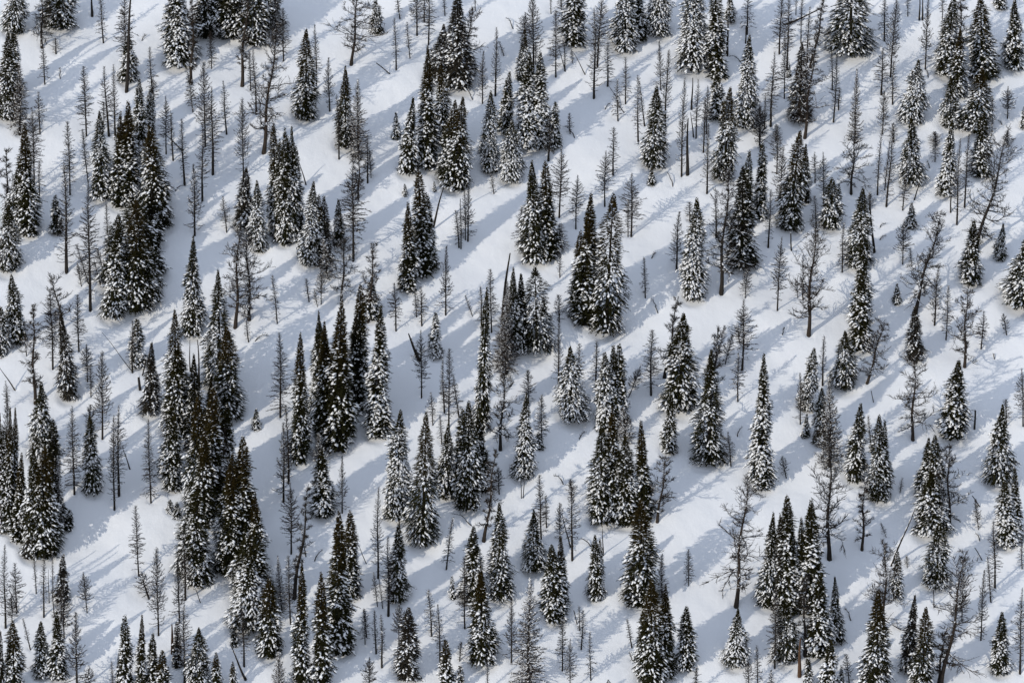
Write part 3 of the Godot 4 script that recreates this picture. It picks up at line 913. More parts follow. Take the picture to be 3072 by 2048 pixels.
		["spruce_tree", -8.26, 33.76, 9.87, 2.73, -0.019, "b", "tall brown-topped narrow spruce, top edge, middle"],
		["spruce_tree", 5.12, 32.60, 5.48, 1.67, 0.011, "", "small snow-flecked slim spruce, upper part, middle"],
		["dead_pole", -39.47, 32.47, 2.10, 0.30, -0.764, "", "stubby dark dead pole leaning left, upper part, left"],
		["spruce_tree", -20.03, 33.28, 9.75, 2.88, 0.018, "b", "tall brown-topped slim spruce above and right of a tall bare tree, top edge, centre left"],
		["spruce_tree", 3.45, 33.03, 11.44, 2.88, -0.008, "w", "tall snow-plastered narrow spruce above and left of a shorter dead snag, top edge, middle"],
		["bare_tree", 29.68, 32.37, 5.29, 2.13, -0.015, "", "mid-sized wide-branched bare tree below and right of a tall snow-plastered spruce, upper part, right"],
		["bare_tree", 22.90, 32.34, 6.61, 1.22, 0.023, "", "mid-sized thin bare tree above and right of a tall dead pole, upper part, centre right"],
		["dead_snag", -29.67, 32.12, 15.01, 4.54, 0.110, "", "towering thick-trunked narrow dead snag leaning right, top edge, left"],
		["bare_tree", -41.34, 31.87, 6.99, 1.67, 0.010, "", "mid-sized twiggy bare tree right of a mid-sized snow-flecked spruce, upper part, left"],
		["spruce_tree", 1.82, 33.41, 11.33, 4.25, 0.026, "w", "tall snow-plastered slim spruce left of a tall snow-plastered spruce, top edge, middle"],
		["bare_tree", -20.65, 30.87, 7.76, 1.21, -0.009, "", "tall thin bare tree below and left of a tall brown-topped spruce, upper part, centre left"],
		["bare_tree", -40.44, 30.72, 5.74, 1.06, -0.033, "", "mid-sized thin bare tree below and right of a mid-sized bare tree, upper part, left"],
		["dead_spruce", -18.37, 31.07, 9.53, 3.03, 0.009, "", "tall dense dead grey spruce, upper part, centre left"],
		["dead_snag", 4.35, 30.44, 5.43, 1.06, 0.040, "", "shorter crooked narrow dead snag, upper part, middle"],
		["bare_tree", 50.47, 30.65, 3.42, 1.67, -0.007, "", "short wide-branched bare tree above and right of a mid-sized snow-flecked spruce, upper part, far right"],
		["fallen_branch", 49.72, 29.31, 49.48, 0.58, 30.162, "", "small twiggy fallen branch above and right of a mid-sized snow-flecked spruce, upper part, far right"],
		["spruce_tree", -46.03, 30.34, 6.12, 3.26, 0.060, "b", "mid-sized brown-topped broad spruce, upper part, far left"],
		["spruce_tree", -10.18, 29.55, 14.66, 3.01, 0.015, "b", "towering brown-topped narrow spruce, top edge, centre left"],
		["spruce_tree", 17.01, 29.44, 9.73, 3.40, 0.015, "", "tall snow-flecked slim spruce, upper part, centre right"],
		["bare_tree", 31.50, 28.57, 5.81, 1.81, 0.010, "", "mid-sized twiggy bare tree below and left of a tall dead snag, upper part, right"],
		["bare_tree", -35.60, 28.55, 10.51, 2.26, 0.011, "", "tall twiggy bare tree left of a tall bare tree, upper part, left"],
		["dead_pole", 20.82, 28.05, 6.73, 0.75, 0.005, "", "tall dark dead pole, upper part, centre right"],
		["bare_tree", 12.01, 27.96, 5.65, 1.81, 0.002, "", "mid-sized twiggy bare tree left of a tall snow-flecked spruce, upper part, centre right"],
		["spruce_tree", -2.74, 29.29, 9.73, 2.49, 0.025, "w", "tall snow-plastered narrow spruce above and left of a mid-sized snow-plastered spruce, upper part, middle"],
		["bare_tree", 20.16, 27.85, 11.81, 1.66, 0.009, "", "tall thin bare tree left of a tall dead pole, upper part, centre right"],
		["spruce_tree", -12.51, 28.11, 9.04, 2.71, 0.089, "", "tall snow-flecked slim spruce leaning right, upper part, centre left"],
		["bare_tree", -16.74, 27.36, 3.18, 1.36, -0.039, "", "short wide-branched bare tree, upper part, centre left"],
		["bare_tree", -31.90, 27.31, 9.73, 2.26, 0.000, "", "tall twiggy bare tree below and left of a towering dead snag, upper part, left"],
		["spruce_tree", 55.83, 27.84, 7.46, 2.87, -0.008, "", "mid-sized snow-flecked slim spruce, upper part, far right"],
		["bare_tree", -50.32, 26.94, 6.34, 1.51, -0.089, "", "mid-sized twiggy bare tree leaning left, upper part, far left"],
		["bare_tree", -17.12, 26.47, 5.80, 1.21, -0.007, "", "mid-sized thin bare tree below a tall dead grey spruce, upper part, centre left"],
		["bare_tree", 35.98, 27.04, 3.64, 1.21, -0.018, "", "short twiggy bare tree, upper part, right"],
		["bare_tree", -56.69, 26.56, 9.26, 2.26, 0.004, "", "tall twiggy bare tree above a short bare tree, upper part, far left"],
		["bare_tree", -38.84, 26.48, 7.88, 1.66, -0.038, "", "tall thin bare tree above and left of a tall bare tree, upper part, left"],
		["dead_pole", -24.46, 26.67, 2.63, 0.30, -0.268, "", "short dark dead pole leaning left, upper part, centre left"],
		["spruce_tree", -7.59, 27.87, 9.50, 3.32, 0.091, "b", "tall brown-topped slim spruce leaning right left of a tall snow-plastered spruce, upper part, middle"],
		["spruce_tree", 25.17, 27.44, 11.11, 3.01, 0.055, "b", "tall brown-topped narrow spruce above and right of a tall bare tree, upper part, centre right"],
		["spruce_tree", -0.09, 27.14, 7.11, 3.02, 0.011, "w", "mid-sized snow-plastered cone-shaped spruce, upper part, middle"],
		["spruce_tree", 16.57, 26.42, 1.86, 1.21, -0.008, "b", "tiny brown-topped broad spruce, upper part, centre right"],
		["fallen_branch", 19.01, 26.04, 18.57, 0.73, 27.955, "", "small twiggy fallen branch below and left of a tall dead pole, upper part, centre right"],
		["spruce_tree", 47.43, 26.72, 8.09, 3.39, -0.024, "", "mid-sized snow-flecked cone-shaped spruce above and right of a tall bare tree, upper part, far right"],
		["bare_tree", 44.20, 25.81, 5.72, 0.75, 0.070, "", "mid-sized thin bare tree leaning right, upper part, far right"],
		["fallen_branch", -39.96, 25.30, -38.64, 1.02, 25.873, "", "small twiggy fallen branch, upper part, left"],
		["spruce_tree", -9.14, 25.24, 1.08, 0.60, -0.065, "", "tiny snow-flecked broad spruce below a towering brown-topped spruce, upper part, centre left"],
		["bare_tree", -2.15, 24.57, 2.16, 1.20, -0.124, "", "tiny wide-branched bare tree leaning left, upper part, middle"],
		["bare_tree", 23.08, 24.64, 8.47, 1.50, 0.010, "", "tall thin bare tree below and left of a tall brown-topped spruce, upper part, centre right"],
		["dead_snag", 40.17, 24.96, 7.25, 3.91, 0.032, "", "shorter crooked spreading dead snag, upper part, right"],
		["bare_tree", -52.35, 25.04, 8.79, 2.10, 0.001, "", "tall twiggy bare tree left of a tall snow-flecked spruce, upper part, far left"],
		["spruce_tree", -6.66, 26.06, 11.06, 3.46, 0.078, "b", "rightmost tall brown-topped slim spruce leaning right, upper part, middle"],
		["bare_tree", 43.28, 25.00, 7.56, 1.20, 0.024, "", "mid-sized thin bare tree, upper part, far right"],
		["spruce_tree", -12.60, 24.57, 1.28, 0.75, -0.053, "", "tiny snow-flecked broad spruce below a tall snow-flecked spruce, upper part, centre left"],
		["dead_snag", -18.16, 23.79, 5.63, 2.25, 0.022, "", "shorter crooked spreading dead snag, upper part, centre left"],
		["spruce_tree", 51.34, 24.40, 9.04, 2.55, 0.057, "w", "tall snow-plastered narrow spruce, upper part, far right"],
		["bare_tree", -55.90, 24.08, 4.55, 1.50, 0.028, "", "short twiggy bare tree above a towering brown-topped spruce, upper part, far left"],
		["dead_pole", 47.56, 23.93, 2.78, 0.30, 0.292, "", "short dark dead pole leaning right, upper part, far right"],
		["bare_tree", -36.57, 23.32, 9.07, 1.80, 0.013, "", "tall thin bare tree below a tall bare tree, right of a tall brown-topped spruce"],
		["spruce_tree", -48.45, 24.24, 10.48, 2.92, -0.012, "", "tall snow-flecked narrow spruce, upper part, far left"],
		["spruce_tree", 34.53, 23.64, 6.89, 1.95, 0.015, "k", "mid-sized dark slim spruce, upper part, right"],
		["bare_tree", 36.73, 22.58, 6.40, 1.65, -0.007, "", "mid-sized twiggy bare tree right of a mid-sized dark spruce, upper part, right"],
		["bare_tree", 10.95, 22.83, 6.62, 1.95, 0.001, "", "mid-sized twiggy bare tree below and left of a tall snow-flecked spruce, upper part, centre right"],
		["bare_tree", 44.22, 23.10, 9.70, 1.80, 0.060, "", "tall thin bare tree left of a short bare tree, upper part, far right"],
		["bare_tree", 53.37, 22.15, 8.70, 1.50, 0.033, "", "tall thin bare tree below and right of a tall snow-plastered spruce, upper part, far right"],
		["spruce_tree", -46.41, 22.97, 11.17, 2.54, 0.037, "b", "tall brown-topped narrow spruce above a mid-sized bare tree, upper part, far left"],
		["spruce_tree", -45.20, 22.98, 12.47, 2.84, 0.011, "b", "tall brown-topped narrow spruce right of a tall brown-topped spruce, upper part, far left"],
		["bare_tree", 42.20, 22.47, 2.01, 1.50, 0.016, "", "tiny wide-branched bare tree below and right of a shorter dead snag, upper part, right"],
		["bare_tree", 46.11, 22.41, 4.02, 1.35, 0.070, "", "short twiggy bare tree leaning right, upper part, far right"],
		["dead_snag", -59.63, 21.79, 7.38, 2.10, 0.040, "", "shorter crooked narrow dead snag, upper part, far left"],
		["dead_pole", 51.65, 21.25, 2.31, 0.30, 0.006, "", "stubby dark dead pole, upper part, far right"],
		["spruce_tree", -42.33, 22.87, 9.50, 4.11, -0.012, "b", "tall brown-topped cone-shaped spruce, upper part, left"],
		["bare_tree", 5.56, 20.69, 8.38, 2.39, 0.033, "", "tall twiggy bare tree, upper part, middle"],
		["bare_tree", 31.45, 20.37, 8.37, 1.94, 0.029, "", "tall twiggy bare tree above and left of a tall brown-topped spruce, upper part, right"],
		["bare_tree", 20.92, 20.14, 2.15, 1.65, -0.011, "", "tiny wide-branched bare tree below and left of a tall brown-topped spruce, upper part, centre right"],
		["spruce_tree", 29.21, 20.70, 9.05, 1.79, 0.018, "", "mid-sized snow-flecked narrow spruce, upper part, right"],
		["spruce_tree", 38.42, 20.26, 4.46, 1.20, -0.003, "", "small snow-flecked narrow spruce, upper part, right"],
		["bare_tree", 52.30, 19.74, 10.28, 1.64, 0.010, "", "tall thin bare tree above and left of a towering dead snag, upper part, far right"],
		["fallen_branch", 43.21, 19.30, 43.83, 0.73, 19.519, "", "small twiggy fallen branch below a tall bare tree, above a tall dead pole, far right"],
		["bare_tree", 7.49, 18.53, 6.38, 1.94, 0.020, "", "mid-sized twiggy bare tree above and right of a tall brown-topped spruce, upper part, middle"],
		["bare_tree", 35.71, 18.69, 3.84, 1.34, -0.057, "", "short wide-branched bare tree left of a mid-sized snow-flecked spruce, upper part, right"],
		["spruce_tree", -58.44, 19.87, 7.42, 3.21, 0.101, "", "mid-sized snow-flecked cone-shaped spruce leaning right below a tall bare tree, upper part, far left"],
		["dead_pole", -9.36, 18.80, 5.22, 0.51, 0.256, "", "short dark dead pole leaning right, upper part, centre left"],
		["spruce_tree", 46.94, 19.12, 2.82, 1.57, -0.024, "", "small snow-flecked broad spruce, upper part, far right"],
		["spruce_tree", -31.54, 19.19, 6.98, 2.68, 0.059, "d", "mid-sized greyish cone-shaped spruce, upper part, left"],
		["spruce_tree", 27.44, 19.23, 9.24, 1.94, 0.035, "", "tall snow-flecked narrow spruce, upper part, right"],
		["bare_tree", -33.48, 18.24, 4.22, 1.34, -0.082, "", "short twiggy bare tree leaning left, upper part, left"],
		["spruce_tree", 37.47, 19.29, 5.77, 2.91, 0.007, "", "mid-sized snow-flecked cone-shaped spruce below a mid-sized bare tree, upper part, right"],
		["spruce_tree", 32.48, 18.36, 11.74, 3.42, 0.097, "b", "tall brown-topped slim spruce leaning right, upper part, right"],
		["spruce_tree", -41.55, 19.47, 12.28, 4.02, -0.070, "b", "towering brown-topped slim spruce below a tall brown-topped spruce, upper part, left"],
		["bare_tree", -37.18, 17.58, 8.41, 2.38, 0.005, "", "tall twiggy bare tree right of a towering brown-topped spruce, upper part, left"],
		["spruce_tree", -53.32, 17.82, 4.37, 1.79, -0.024, "k", "small dark cone-shaped spruce, upper part, far left"],
		["bare_tree", 13.98, 17.69, 7.50, 2.53, 0.013, "", "mid-sized twiggy bare tree right of a short bare tree, upper part, centre right"],
		["bare_tree", 13.61, 17.69, 4.29, 1.04, -0.007, "", "short twiggy bare tree, upper part, centre right"],
		["bare_tree", 23.94, 17.68, 5.67, 1.19, -0.012, "", "mid-sized thin bare tree left of a tall snow-flecked spruce, upper part, centre right"],
		["spruce_tree", -27.61, 17.92, 13.47, 2.23, -0.014, "b", "towering brown-topped narrow spruce, upper part, left"],
		["spruce_tree", -25.03, 17.14, 10.76, 1.78, -0.012, "", "tall snow-flecked narrow spruce above and right of a tall snow-flecked spruce, upper part, centre left"],
		["spruce_tree", -56.70, 18.03, 13.17, 3.12, -0.011, "b", "towering brown-topped narrow spruce, upper part, far left"],
		["bare_tree", -5.46, 17.07, 6.66, 0.89, -0.008, "", "mid-sized thin bare tree above and left of a mid-sized bare tree, upper part, middle"],
		["fallen_branch", 43.06, 16.80, 43.74, 0.73, 16.944, "", "small twiggy fallen branch above a tall dead pole, below a tall bare tree, far right"],
		["bare_tree", -5.16, 16.91, 6.50, 2.08, 0.014, "", "mid-sized twiggy bare tree above and right of a short bare tree, upper part, middle"],
		["spruce_tree", -27.11, 16.62, 12.09, 1.93, 0.008, "", "tall snow-flecked narrow spruce above and left of a towering snow-flecked spruce, upper part, left"],
		["spruce_tree", -26.05, 16.28, 12.42, 1.78, -0.001, "", "tall snow-flecked narrow spruce below and left of a tall snow-flecked spruce, upper part, left"],
		["spruce_tree", -25.60, 16.40, 13.67, 2.22, -0.000, "", "towering snow-flecked narrow spruce right of a tall snow-flecked spruce, upper part, left"],
		["spruce_tree", -20.24, 16.34, 5.20, 1.78, -0.004, "", "small snow-flecked slim spruce above and left of a tall bare tree, upper part, centre left"],
		["spruce_tree", -26.48, 16.01, 13.85, 2.37, 0.008, "", "towering snow-flecked narrow spruce left of a towering snow-flecked spruce, upper part, left"],
		["bare_tree", -6.20, 15.96, 4.36, 1.49, -0.065, "", "short twiggy bare tree below and left of a mid-sized bare tree, upper middle, middle"],
		["bare_tree", 29.94, 15.47, 6.80, 1.48, 0.033, "", "mid-sized twiggy bare tree below and left of a tall brown-topped spruce, upper part, right"],
		["bare_tree", -5.97, 15.80, 5.89, 0.89, 0.003, "", "mid-sized thin bare tree below and right of a short bare tree, upper part, middle"],
		["bare_tree", 1.18, 15.39, 5.05, 2.23, -0.015, "", "mid-sized wide-branched bare tree, upper part, middle"],
		["dead_pole", 32.63, 15.04, 1.99, 0.30, -0.054, "", "stubby dark dead pole, upper middle, right"],
		["bare_tree", -47.11, 15.22, 5.66, 1.48, -0.029, "", "mid-sized twiggy bare tree above and left of a mid-sized snow-flecked spruce, upper part, far left"],
		["dead_spruce", 5.60, 15.09, 3.02, 2.53, -0.003, "", "shorter dense dead grey spruce above and right of a tall brown-topped spruce, upper middle, middle"],
		["dead_snag", 54.15, 15.31, 14.00, 5.91, 0.232, "", "towering thick-trunked spreading dead snag leaning right, upper part, far right"],
		["bare_tree", -20.57, 14.72, 2.68, 0.59, -0.182, "", "rightmost tiny twiggy bare tree leaning left, upper middle, centre left"],
		["dead_pole", 42.24, 14.36, 6.64, 0.59, -0.099, "", "tall dark dead pole leaning left, upper part, right"],
		["spruce_tree", -42.22, 15.61, 7.33, 2.97, 0.042, "k", "mid-sized dark cone-shaped spruce, upper part, left"],
		["spruce_tree", -29.60, 15.55, 8.30, 2.45, -0.012, "w", "mid-sized snow-plastered slim spruce, upper part, left"],
		["spruce_tree", -24.63, 13.91, 2.94, 1.04, 0.013, "", "small snow-flecked slim spruce below and right of a towering snow-flecked spruce, upper middle, centre left"],
		["fallen_branch", 16.28, 13.74, 16.81, 0.87, 14.239, "", "small twiggy fallen branch above and left of a mid-sized bare tree, upper middle, centre right"],
		["spruce_tree", 4.55, 14.45, 7.36, 2.22, -0.012, "k", "mid-sized dark slim spruce, upper part, middle"],
		["bare_tree", -18.50, 13.47, 12.12, 3.25, 0.009, "", "tall twiggy bare tree, upper part, centre left"],
		["bare_tree", -47.30, 13.19, 3.36, 0.74, 0.011, "", "short twiggy bare tree, upper middle, far left"],
		["spruce_tree", 56.78, 13.93, 4.10, 1.85, 0.097, "", "small snow-flecked cone-shaped spruce leaning right, upper middle, far right"],
		["spruce_tree", 4.10, 14.00, 11.64, 2.66, -0.021, "b", "tall brown-topped narrow spruce right of a tall snow-flecked spruce, upper part, middle"],
		["bare_tree", 45.48, 12.65, 5.11, 2.07, 0.006, "", "mid-sized wide-branched bare tree, upper middle, far right"],
		["spruce_tree", -21.63, 13.13, 7.88, 1.92, -0.027, "d", "mid-sized greyish narrow spruce, upper middle, centre left"],
		["bare_tree", 46.50, 12.40, 2.06, 0.89, -0.095, "", "tiny wide-branched bare tree leaning left above a towering dead snag, upper middle, far right"],
		["spruce_tree", -22.36, 12.76, 8.30, 1.48, -0.006, "b", "mid-sized brown-topped narrow spruce, upper middle, centre left"],
		["spruce_tree", -44.12, 14.02, 6.92, 4.95, 0.054, "", "mid-sized snow-flecked broad spruce, upper middle, far left"],
		["spruce_tree", 2.61, 13.56, 11.98, 3.69, -0.026, "", "tall snow-flecked slim spruce, upper part, middle"],
		["spruce_tree", -23.55, 12.78, 9.92, 2.80, 0.057, "w", "tall snow-plastered slim spruce, upper part, centre left"],
		["bare_tree", 19.13, 11.99, 6.93, 2.36, 0.033, "", "mid-sized twiggy bare tree above and left of a towering dead snag, upper middle, centre right"],
		["bare_tree", -51.80, 11.72, 13.05, 2.80, 0.006, "", "tall twiggy bare tree below and right of a towering brown-topped spruce, upper part, far left"],
		["bare_tree", -47.44, 11.33, 2.74, 1.18, -0.241, "", "tiny wide-branched bare tree leaning left below a short bare tree, upper middle, far left"],
		["bare_tree", 38.37, 11.48, 5.78, 1.40, 0.011, "", "mid-sized twiggy bare tree below and left of a tall dead pole, upper middle, right"],
		["spruce_tree", -9.35, 12.10, 9.09, 1.92, -0.052, "", "tall snow-flecked narrow spruce above and right of a towering brown-topped spruce, upper middle, centre left"],
		["spruce_tree", 40.26, 12.25, 9.35, 3.54, 0.043, "", "tall snow-flecked slim spruce below and left of a tall dead pole, upper middle, right"],
		["spruce_tree", 26.73, 12.33, 12.03, 3.98, -0.001, "k", "tall dark slim spruce, upper part, right"],
		["spruce_tree", -58.59, 11.94, 7.38, 3.54, 0.040, "", "mid-sized snow-flecked cone-shaped spruce below and left of a towering brown-topped spruce, upper middle, far left"],
		["bare_tree", 5.56, 11.02, 2.74, 0.74, -0.003, "", "tiny twiggy bare tree, upper middle, middle"],
		["dead_spruce", -21.41, 10.60, 4.68, 2.51, -0.084, "", "shorter dense dead grey spruce leaning left, upper middle, centre left"],
		["spruce_tree", -10.37, 11.15, 12.62, 2.79, -0.035, "b", "towering brown-topped narrow spruce below and left of a tall snow-flecked spruce, upper part, centre left"],
		["spruce_tree", -42.07, 10.83, 5.32, 4.05, -0.037, "k", "mid-sized dark broad spruce, upper middle, left"],
		["bare_tree", -49.11, 9.69, 4.71, 1.33, -0.266, "", "short twiggy bare tree leaning left left of a short bare tree, upper middle, far left"],
		["bare_tree", -49.91, 9.43, 2.74, 1.03, -0.135, "", "tiny wide-branched bare tree leaning left left of a short bare tree, upper middle, far left"],
		["bare_tree", -47.65, 8.90, 3.19, 0.88, -0.204, "", "short twiggy bare tree leaning left above a tall snow-flecked spruce, upper middle, far left"],
		["spruce_tree", 53.10, 9.48, 7.28, 2.94, 0.033, "", "mid-sized snow-flecked cone-shaped spruce below a towering dead snag, upper middle, far right"],
		["spruce_tree", -46.00, 8.91, 8.33, 3.69, 0.076, "", "mid-sized snow-flecked cone-shaped spruce leaning right above a tall snow-flecked spruce, upper middle, far left"],
		["dead_snag", 24.19, 7.53, 14.86, 4.82, 0.042, "", "towering thick-trunked narrow dead snag, upper middle, centre right"],
		["spruce_tree", -11.96, 8.58, 10.39, 2.57, -0.001, "b", "tall brown-topped narrow spruce below and left of a towering brown-topped spruce, upper middle, centre left"],
		["bare_tree", 15.41, 7.47, 4.70, 1.32, -0.039, "", "short twiggy bare tree above and right of a towering brown-topped spruce, upper middle, centre right"],
		["bare_tree", 26.94, 7.08, 3.64, 1.91, 0.055, "", "short wide-branched bare tree right of a towering dead snag, upper middle, right"],
		["bare_tree", 33.04, 7.70, 1.98, 0.88, -0.091, "", "tiny wide-branched bare tree leaning left right of a tall dark spruce, upper middle, right"],
		["bare_tree", 33.61, 7.14, 5.16, 1.32, -0.017, "", "mid-sized twiggy bare tree above a towering dead snag, upper middle, right"],
		["bare_tree", -23.44, 7.02, 2.58, 0.88, -0.130, "", "tiny twiggy bare tree leaning left below a tall snow-plastered spruce, upper middle, centre left"],
		["dead_snag", -19.67, 6.65, 7.42, 3.81, 0.050, "", "shorter crooked spreading dead snag, upper middle, centre left"],
		["bare_tree", -22.03, 6.50, 4.09, 1.47, 0.011, "", "short wide-branched bare tree left of a shorter dead snag, upper middle, centre left"],
		["spruce_tree", 20.86, 6.95, 11.87, 3.14, 0.032, "w", "tall snow-plastered narrow spruce, upper middle, centre right"],
		["spruce_tree", 44.46, 6.78, 2.18, 1.25, -0.023, "", "tiny snow-flecked broad spruce, upper middle, far right"],
		["spruce_tree", -41.85, 6.89, 7.19, 3.22, -0.019, "", "mid-sized snow-flecked cone-shaped spruce, upper middle, left"],
		["bare_tree", -22.45, 6.11, 1.97, 0.73, -0.173, "", "tiny wide-branched bare tree leaning left, upper middle, centre left"],
		["bare_tree", -48.58, 5.14, 15.05, 2.48, 0.010, "", "tall thin bare tree, upper middle, far left"],
		["bare_tree", 30.57, 5.18, 8.61, 1.90, 0.035, "", "tall twiggy bare tree above and left of a towering dead snag, upper middle, right"],
		["dead_snag", 46.50, 5.37, 12.07, 4.67, 0.220, "", "towering thick-trunked narrow dead snag leaning right, upper middle, far right"],
		["fallen_branch", 16.82, 4.86, 16.13, 1.31, 6.878, "", "small twiggy fallen branch left of a tall snow-plastered spruce, upper middle, centre right"],
		["bare_tree", -7.63, 4.25, 8.07, 2.04, 0.013, "", "tall twiggy bare tree below and right of a towering brown-topped spruce, upper middle, middle"],
		["spruce_tree", 59.05, 6.25, 8.73, 5.41, 0.037, "", "tall snow-flecked broad spruce, upper middle, far right"],
		["bare_tree", -4.55, 4.06, 2.50, 0.59, -0.310, "", "tiny twiggy bare tree leaning left, upper middle, middle"],
		["bare_tree", -11.00, 4.12, 3.48, 1.02, -0.036, "", "short twiggy bare tree below a towering brown-topped spruce, upper middle, centre left"],
		["spruce_tree", -43.39, 5.53, 13.00, 4.81, 0.028, "b", "towering brown-topped slim spruce, upper middle, far left"],
		["dead_snag", -30.20, 3.45, 10.69, 4.37, -0.012, "", "tall thick-trunked spreading dead snag, upper middle, left"],
		["dead_snag", -16.57, 3.90, 9.20, 2.77, 0.080, "", "tall thick-trunked narrow dead snag leaning right, upper middle, centre left"],
		["spruce_tree", 7.56, 4.34, 10.06, 2.48, 0.028, "b", "tall brown-topped narrow spruce above and left of a towering brown-topped spruce, upper middle, middle"],
		["dead_pole", -1.16, 3.60, 7.84, 0.88, 0.112, "", "tall dark dead pole leaning right, upper middle, middle"],
		["bare_tree", 5.43, 2.92, 3.02, 1.61, -0.027, "", "short wide-branched bare tree left of a towering brown-topped spruce, upper middle, middle"],
		["spruce_tree", -45.82, 4.51, 11.72, 3.35, 0.073, "", "tall snow-flecked slim spruce leaning right, upper middle, far left"],
		["bare_tree", -26.96, 2.99, 5.58, 1.31, -0.077, "", "mid-sized twiggy bare tree leaning left, upper middle, left"],
		["spruce_tree", -16.29, 4.42, 4.76, 2.63, 0.039, "", "small snow-flecked broad spruce, upper middle, centre left"],
		["bare_tree", 48.53, 2.89, 6.86, 2.19, 0.039, "", "mid-sized twiggy bare tree above and left of a mid-sized bare tree, upper middle, far right"],
		["spruce_tree", 40.24, 3.92, 9.48, 2.99, -0.013, "", "tall snow-flecked slim spruce left of a towering dead snag, upper middle, right"],
		["bare_tree", -10.36, 2.82, 4.53, 1.61, -0.020, "", "short wide-branched bare tree below a tall brown-topped spruce, upper middle, centre left"],
		["dead_snag", -31.76, 2.29, 12.32, 3.78, 0.063, "", "towering thick-trunked narrow dead snag, upper middle, left"],
		["bare_tree", -3.52, 2.52, 4.68, 1.46, -0.014, "", "short twiggy bare tree left of a tall dead pole, upper middle, middle"],
		["dead_snag", -51.42, 1.88, 6.03, 2.91, -0.200, "", "shorter crooked spreading dead snag leaning left, upper middle, far left"],
		["spruce_tree", 8.29, 3.44, 15.27, 3.70, 0.048, "b", "towering brown-topped narrow spruce above and left of a towering brown-topped spruce, upper middle, centre right"],
		["bare_tree", -13.31, 1.91, 5.58, 1.60, -0.019, "", "mid-sized twiggy bare tree right of a tall dead snag, upper middle, centre left"],
		["bare_tree", -2.35, 1.76, 7.38, 1.89, -0.019, "", "mid-sized twiggy bare tree below and left of a tall dead pole, upper middle, middle"],
		["dead_snag", 33.96, 0.86, 13.19, 4.78, 0.043, "", "towering thick-trunked narrow dead snag below and right of a tall bare tree, upper middle, right"],
		["fallen_branch", 30.96, 0.74, 31.21, 0.58, 1.406, "", "small twiggy fallen branch left of a towering dead snag, upper middle, right"],
		["bare_tree", 56.64, 1.01, 2.41, 1.17, -0.178, "", "rightmost tiny wide-branched bare tree leaning left, upper middle, far right"],
		["spruce_tree", -36.62, 1.45, 11.53, 3.05, 0.025, "", "tall snow-flecked narrow spruce left of a towering dead snag, upper middle, left"],
		["spruce_tree", 10.76, 2.39, 16.24, 4.50, 0.048, "b", "towering brown-topped narrow spruce below and right of a towering brown-topped spruce, upper middle, centre right"],
		["bare_tree", 49.69, 0.71, 6.32, 1.60, 0.032, "", "mid-sized twiggy bare tree below and right of a mid-sized bare tree, upper middle, far right"],
		["fallen_branch", -29.40, 0.09, -27.81, 2.19, 0.344, "", "long twiggy fallen branch, upper middle, left"],
		["bare_tree", 26.01, 0.61, 1.81, 1.02, -0.094, "", "tiny wide-branched bare tree leaning left below a towering dead snag, upper middle, right"],
		["bare_tree", -30.13, 0.04, 2.49, 0.87, -0.101, "", "tiny wide-branched bare tree leaning left below a tall dead snag, upper middle, left"],
		["spruce_tree", -56.60, 0.02, 7.85, 2.76, -0.054, "", "mid-sized snow-flecked slim spruce, upper middle, far left"],
		["bare_tree", 53.58, -0.94, 4.36, 1.45, 0.055, "", "short twiggy bare tree, upper middle, far right"],
		["bare_tree", -49.42, -1.63, 6.60, 2.03, -0.007, "", "mid-sized twiggy bare tree below and right of a shorter dead snag, upper middle, far left"],
		["spruce_tree", 0.96, -1.41, 8.88, 2.75, 0.008, "k", "tall dark slim spruce, upper middle, middle"],
		["spruce_tree", 39.83, -0.86, 9.19, 3.33, -0.005, "", "tall snow-flecked slim spruce above a mid-sized snow-flecked spruce, upper middle, right"],
		["bare_tree", -55.31, -2.52, 2.78, 0.43, -0.049, "", "short thin bare tree, lower middle, far left"],
		["spruce_tree", -58.64, -1.81, 5.52, 2.46, 0.083, "", "mid-sized snow-flecked cone-shaped spruce leaning right left of a tall bare tree, upper middle, far left"],
		["spruce_tree", 0.09, -2.03, 10.07, 2.75, 0.007, "", "tall snow-flecked narrow spruce above and right of a tall dead grey spruce, upper middle, middle"],
		["spruce_tree", 2.85, -1.25, 9.82, 4.34, -0.024, "k", "tall dark cone-shaped spruce, upper middle, middle"],
		["fallen_branch", 54.99, -2.50, 54.87, 0.44, -2.146, "", "small twiggy fallen branch, lower middle, far right"],
		["spruce_tree", -8.73, -1.81, 5.16, 1.81, 0.005, "w", "small snow-plastered slim spruce, upper middle, centre left"],
		["dead_pole", -10.61, -2.77, 3.00, 0.72, -0.364, "", "short dark dead pole leaning left, lower middle, centre left"],
		["bare_tree", 24.26, -3.29, 3.45, 1.74, 0.235, "", "short wide-branched bare tree leaning right below a towering dead snag, lower middle, centre right"],
		["spruce_tree", 45.88, -2.82, 6.11, 2.46, -0.024, "d", "mid-sized greyish cone-shaped spruce, upper middle, far right"],
		["dead_spruce", -0.93, -3.71, 9.62, 3.17, 0.045, "", "tall dense dead grey spruce, upper middle, middle"],
		["bare_tree", 23.09, -3.70, 4.80, 1.74, 0.225, "", "mid-sized wide-branched bare tree leaning right, lower middle, centre right"],
		["dead_snag", 51.44, -4.18, 9.12, 3.75, 0.013, "", "tall thick-trunked spreading dead snag, upper middle, far right"],
		["bare_tree", -52.19, -4.41, 9.12, 2.45, 0.003, "", "tall twiggy bare tree above and right of a towering dead snag, upper middle, far left"],
		["spruce_tree", 22.65, -3.78, 2.03, 0.87, 0.024, "", "tiny snow-flecked cone-shaped spruce, lower middle, centre right"],
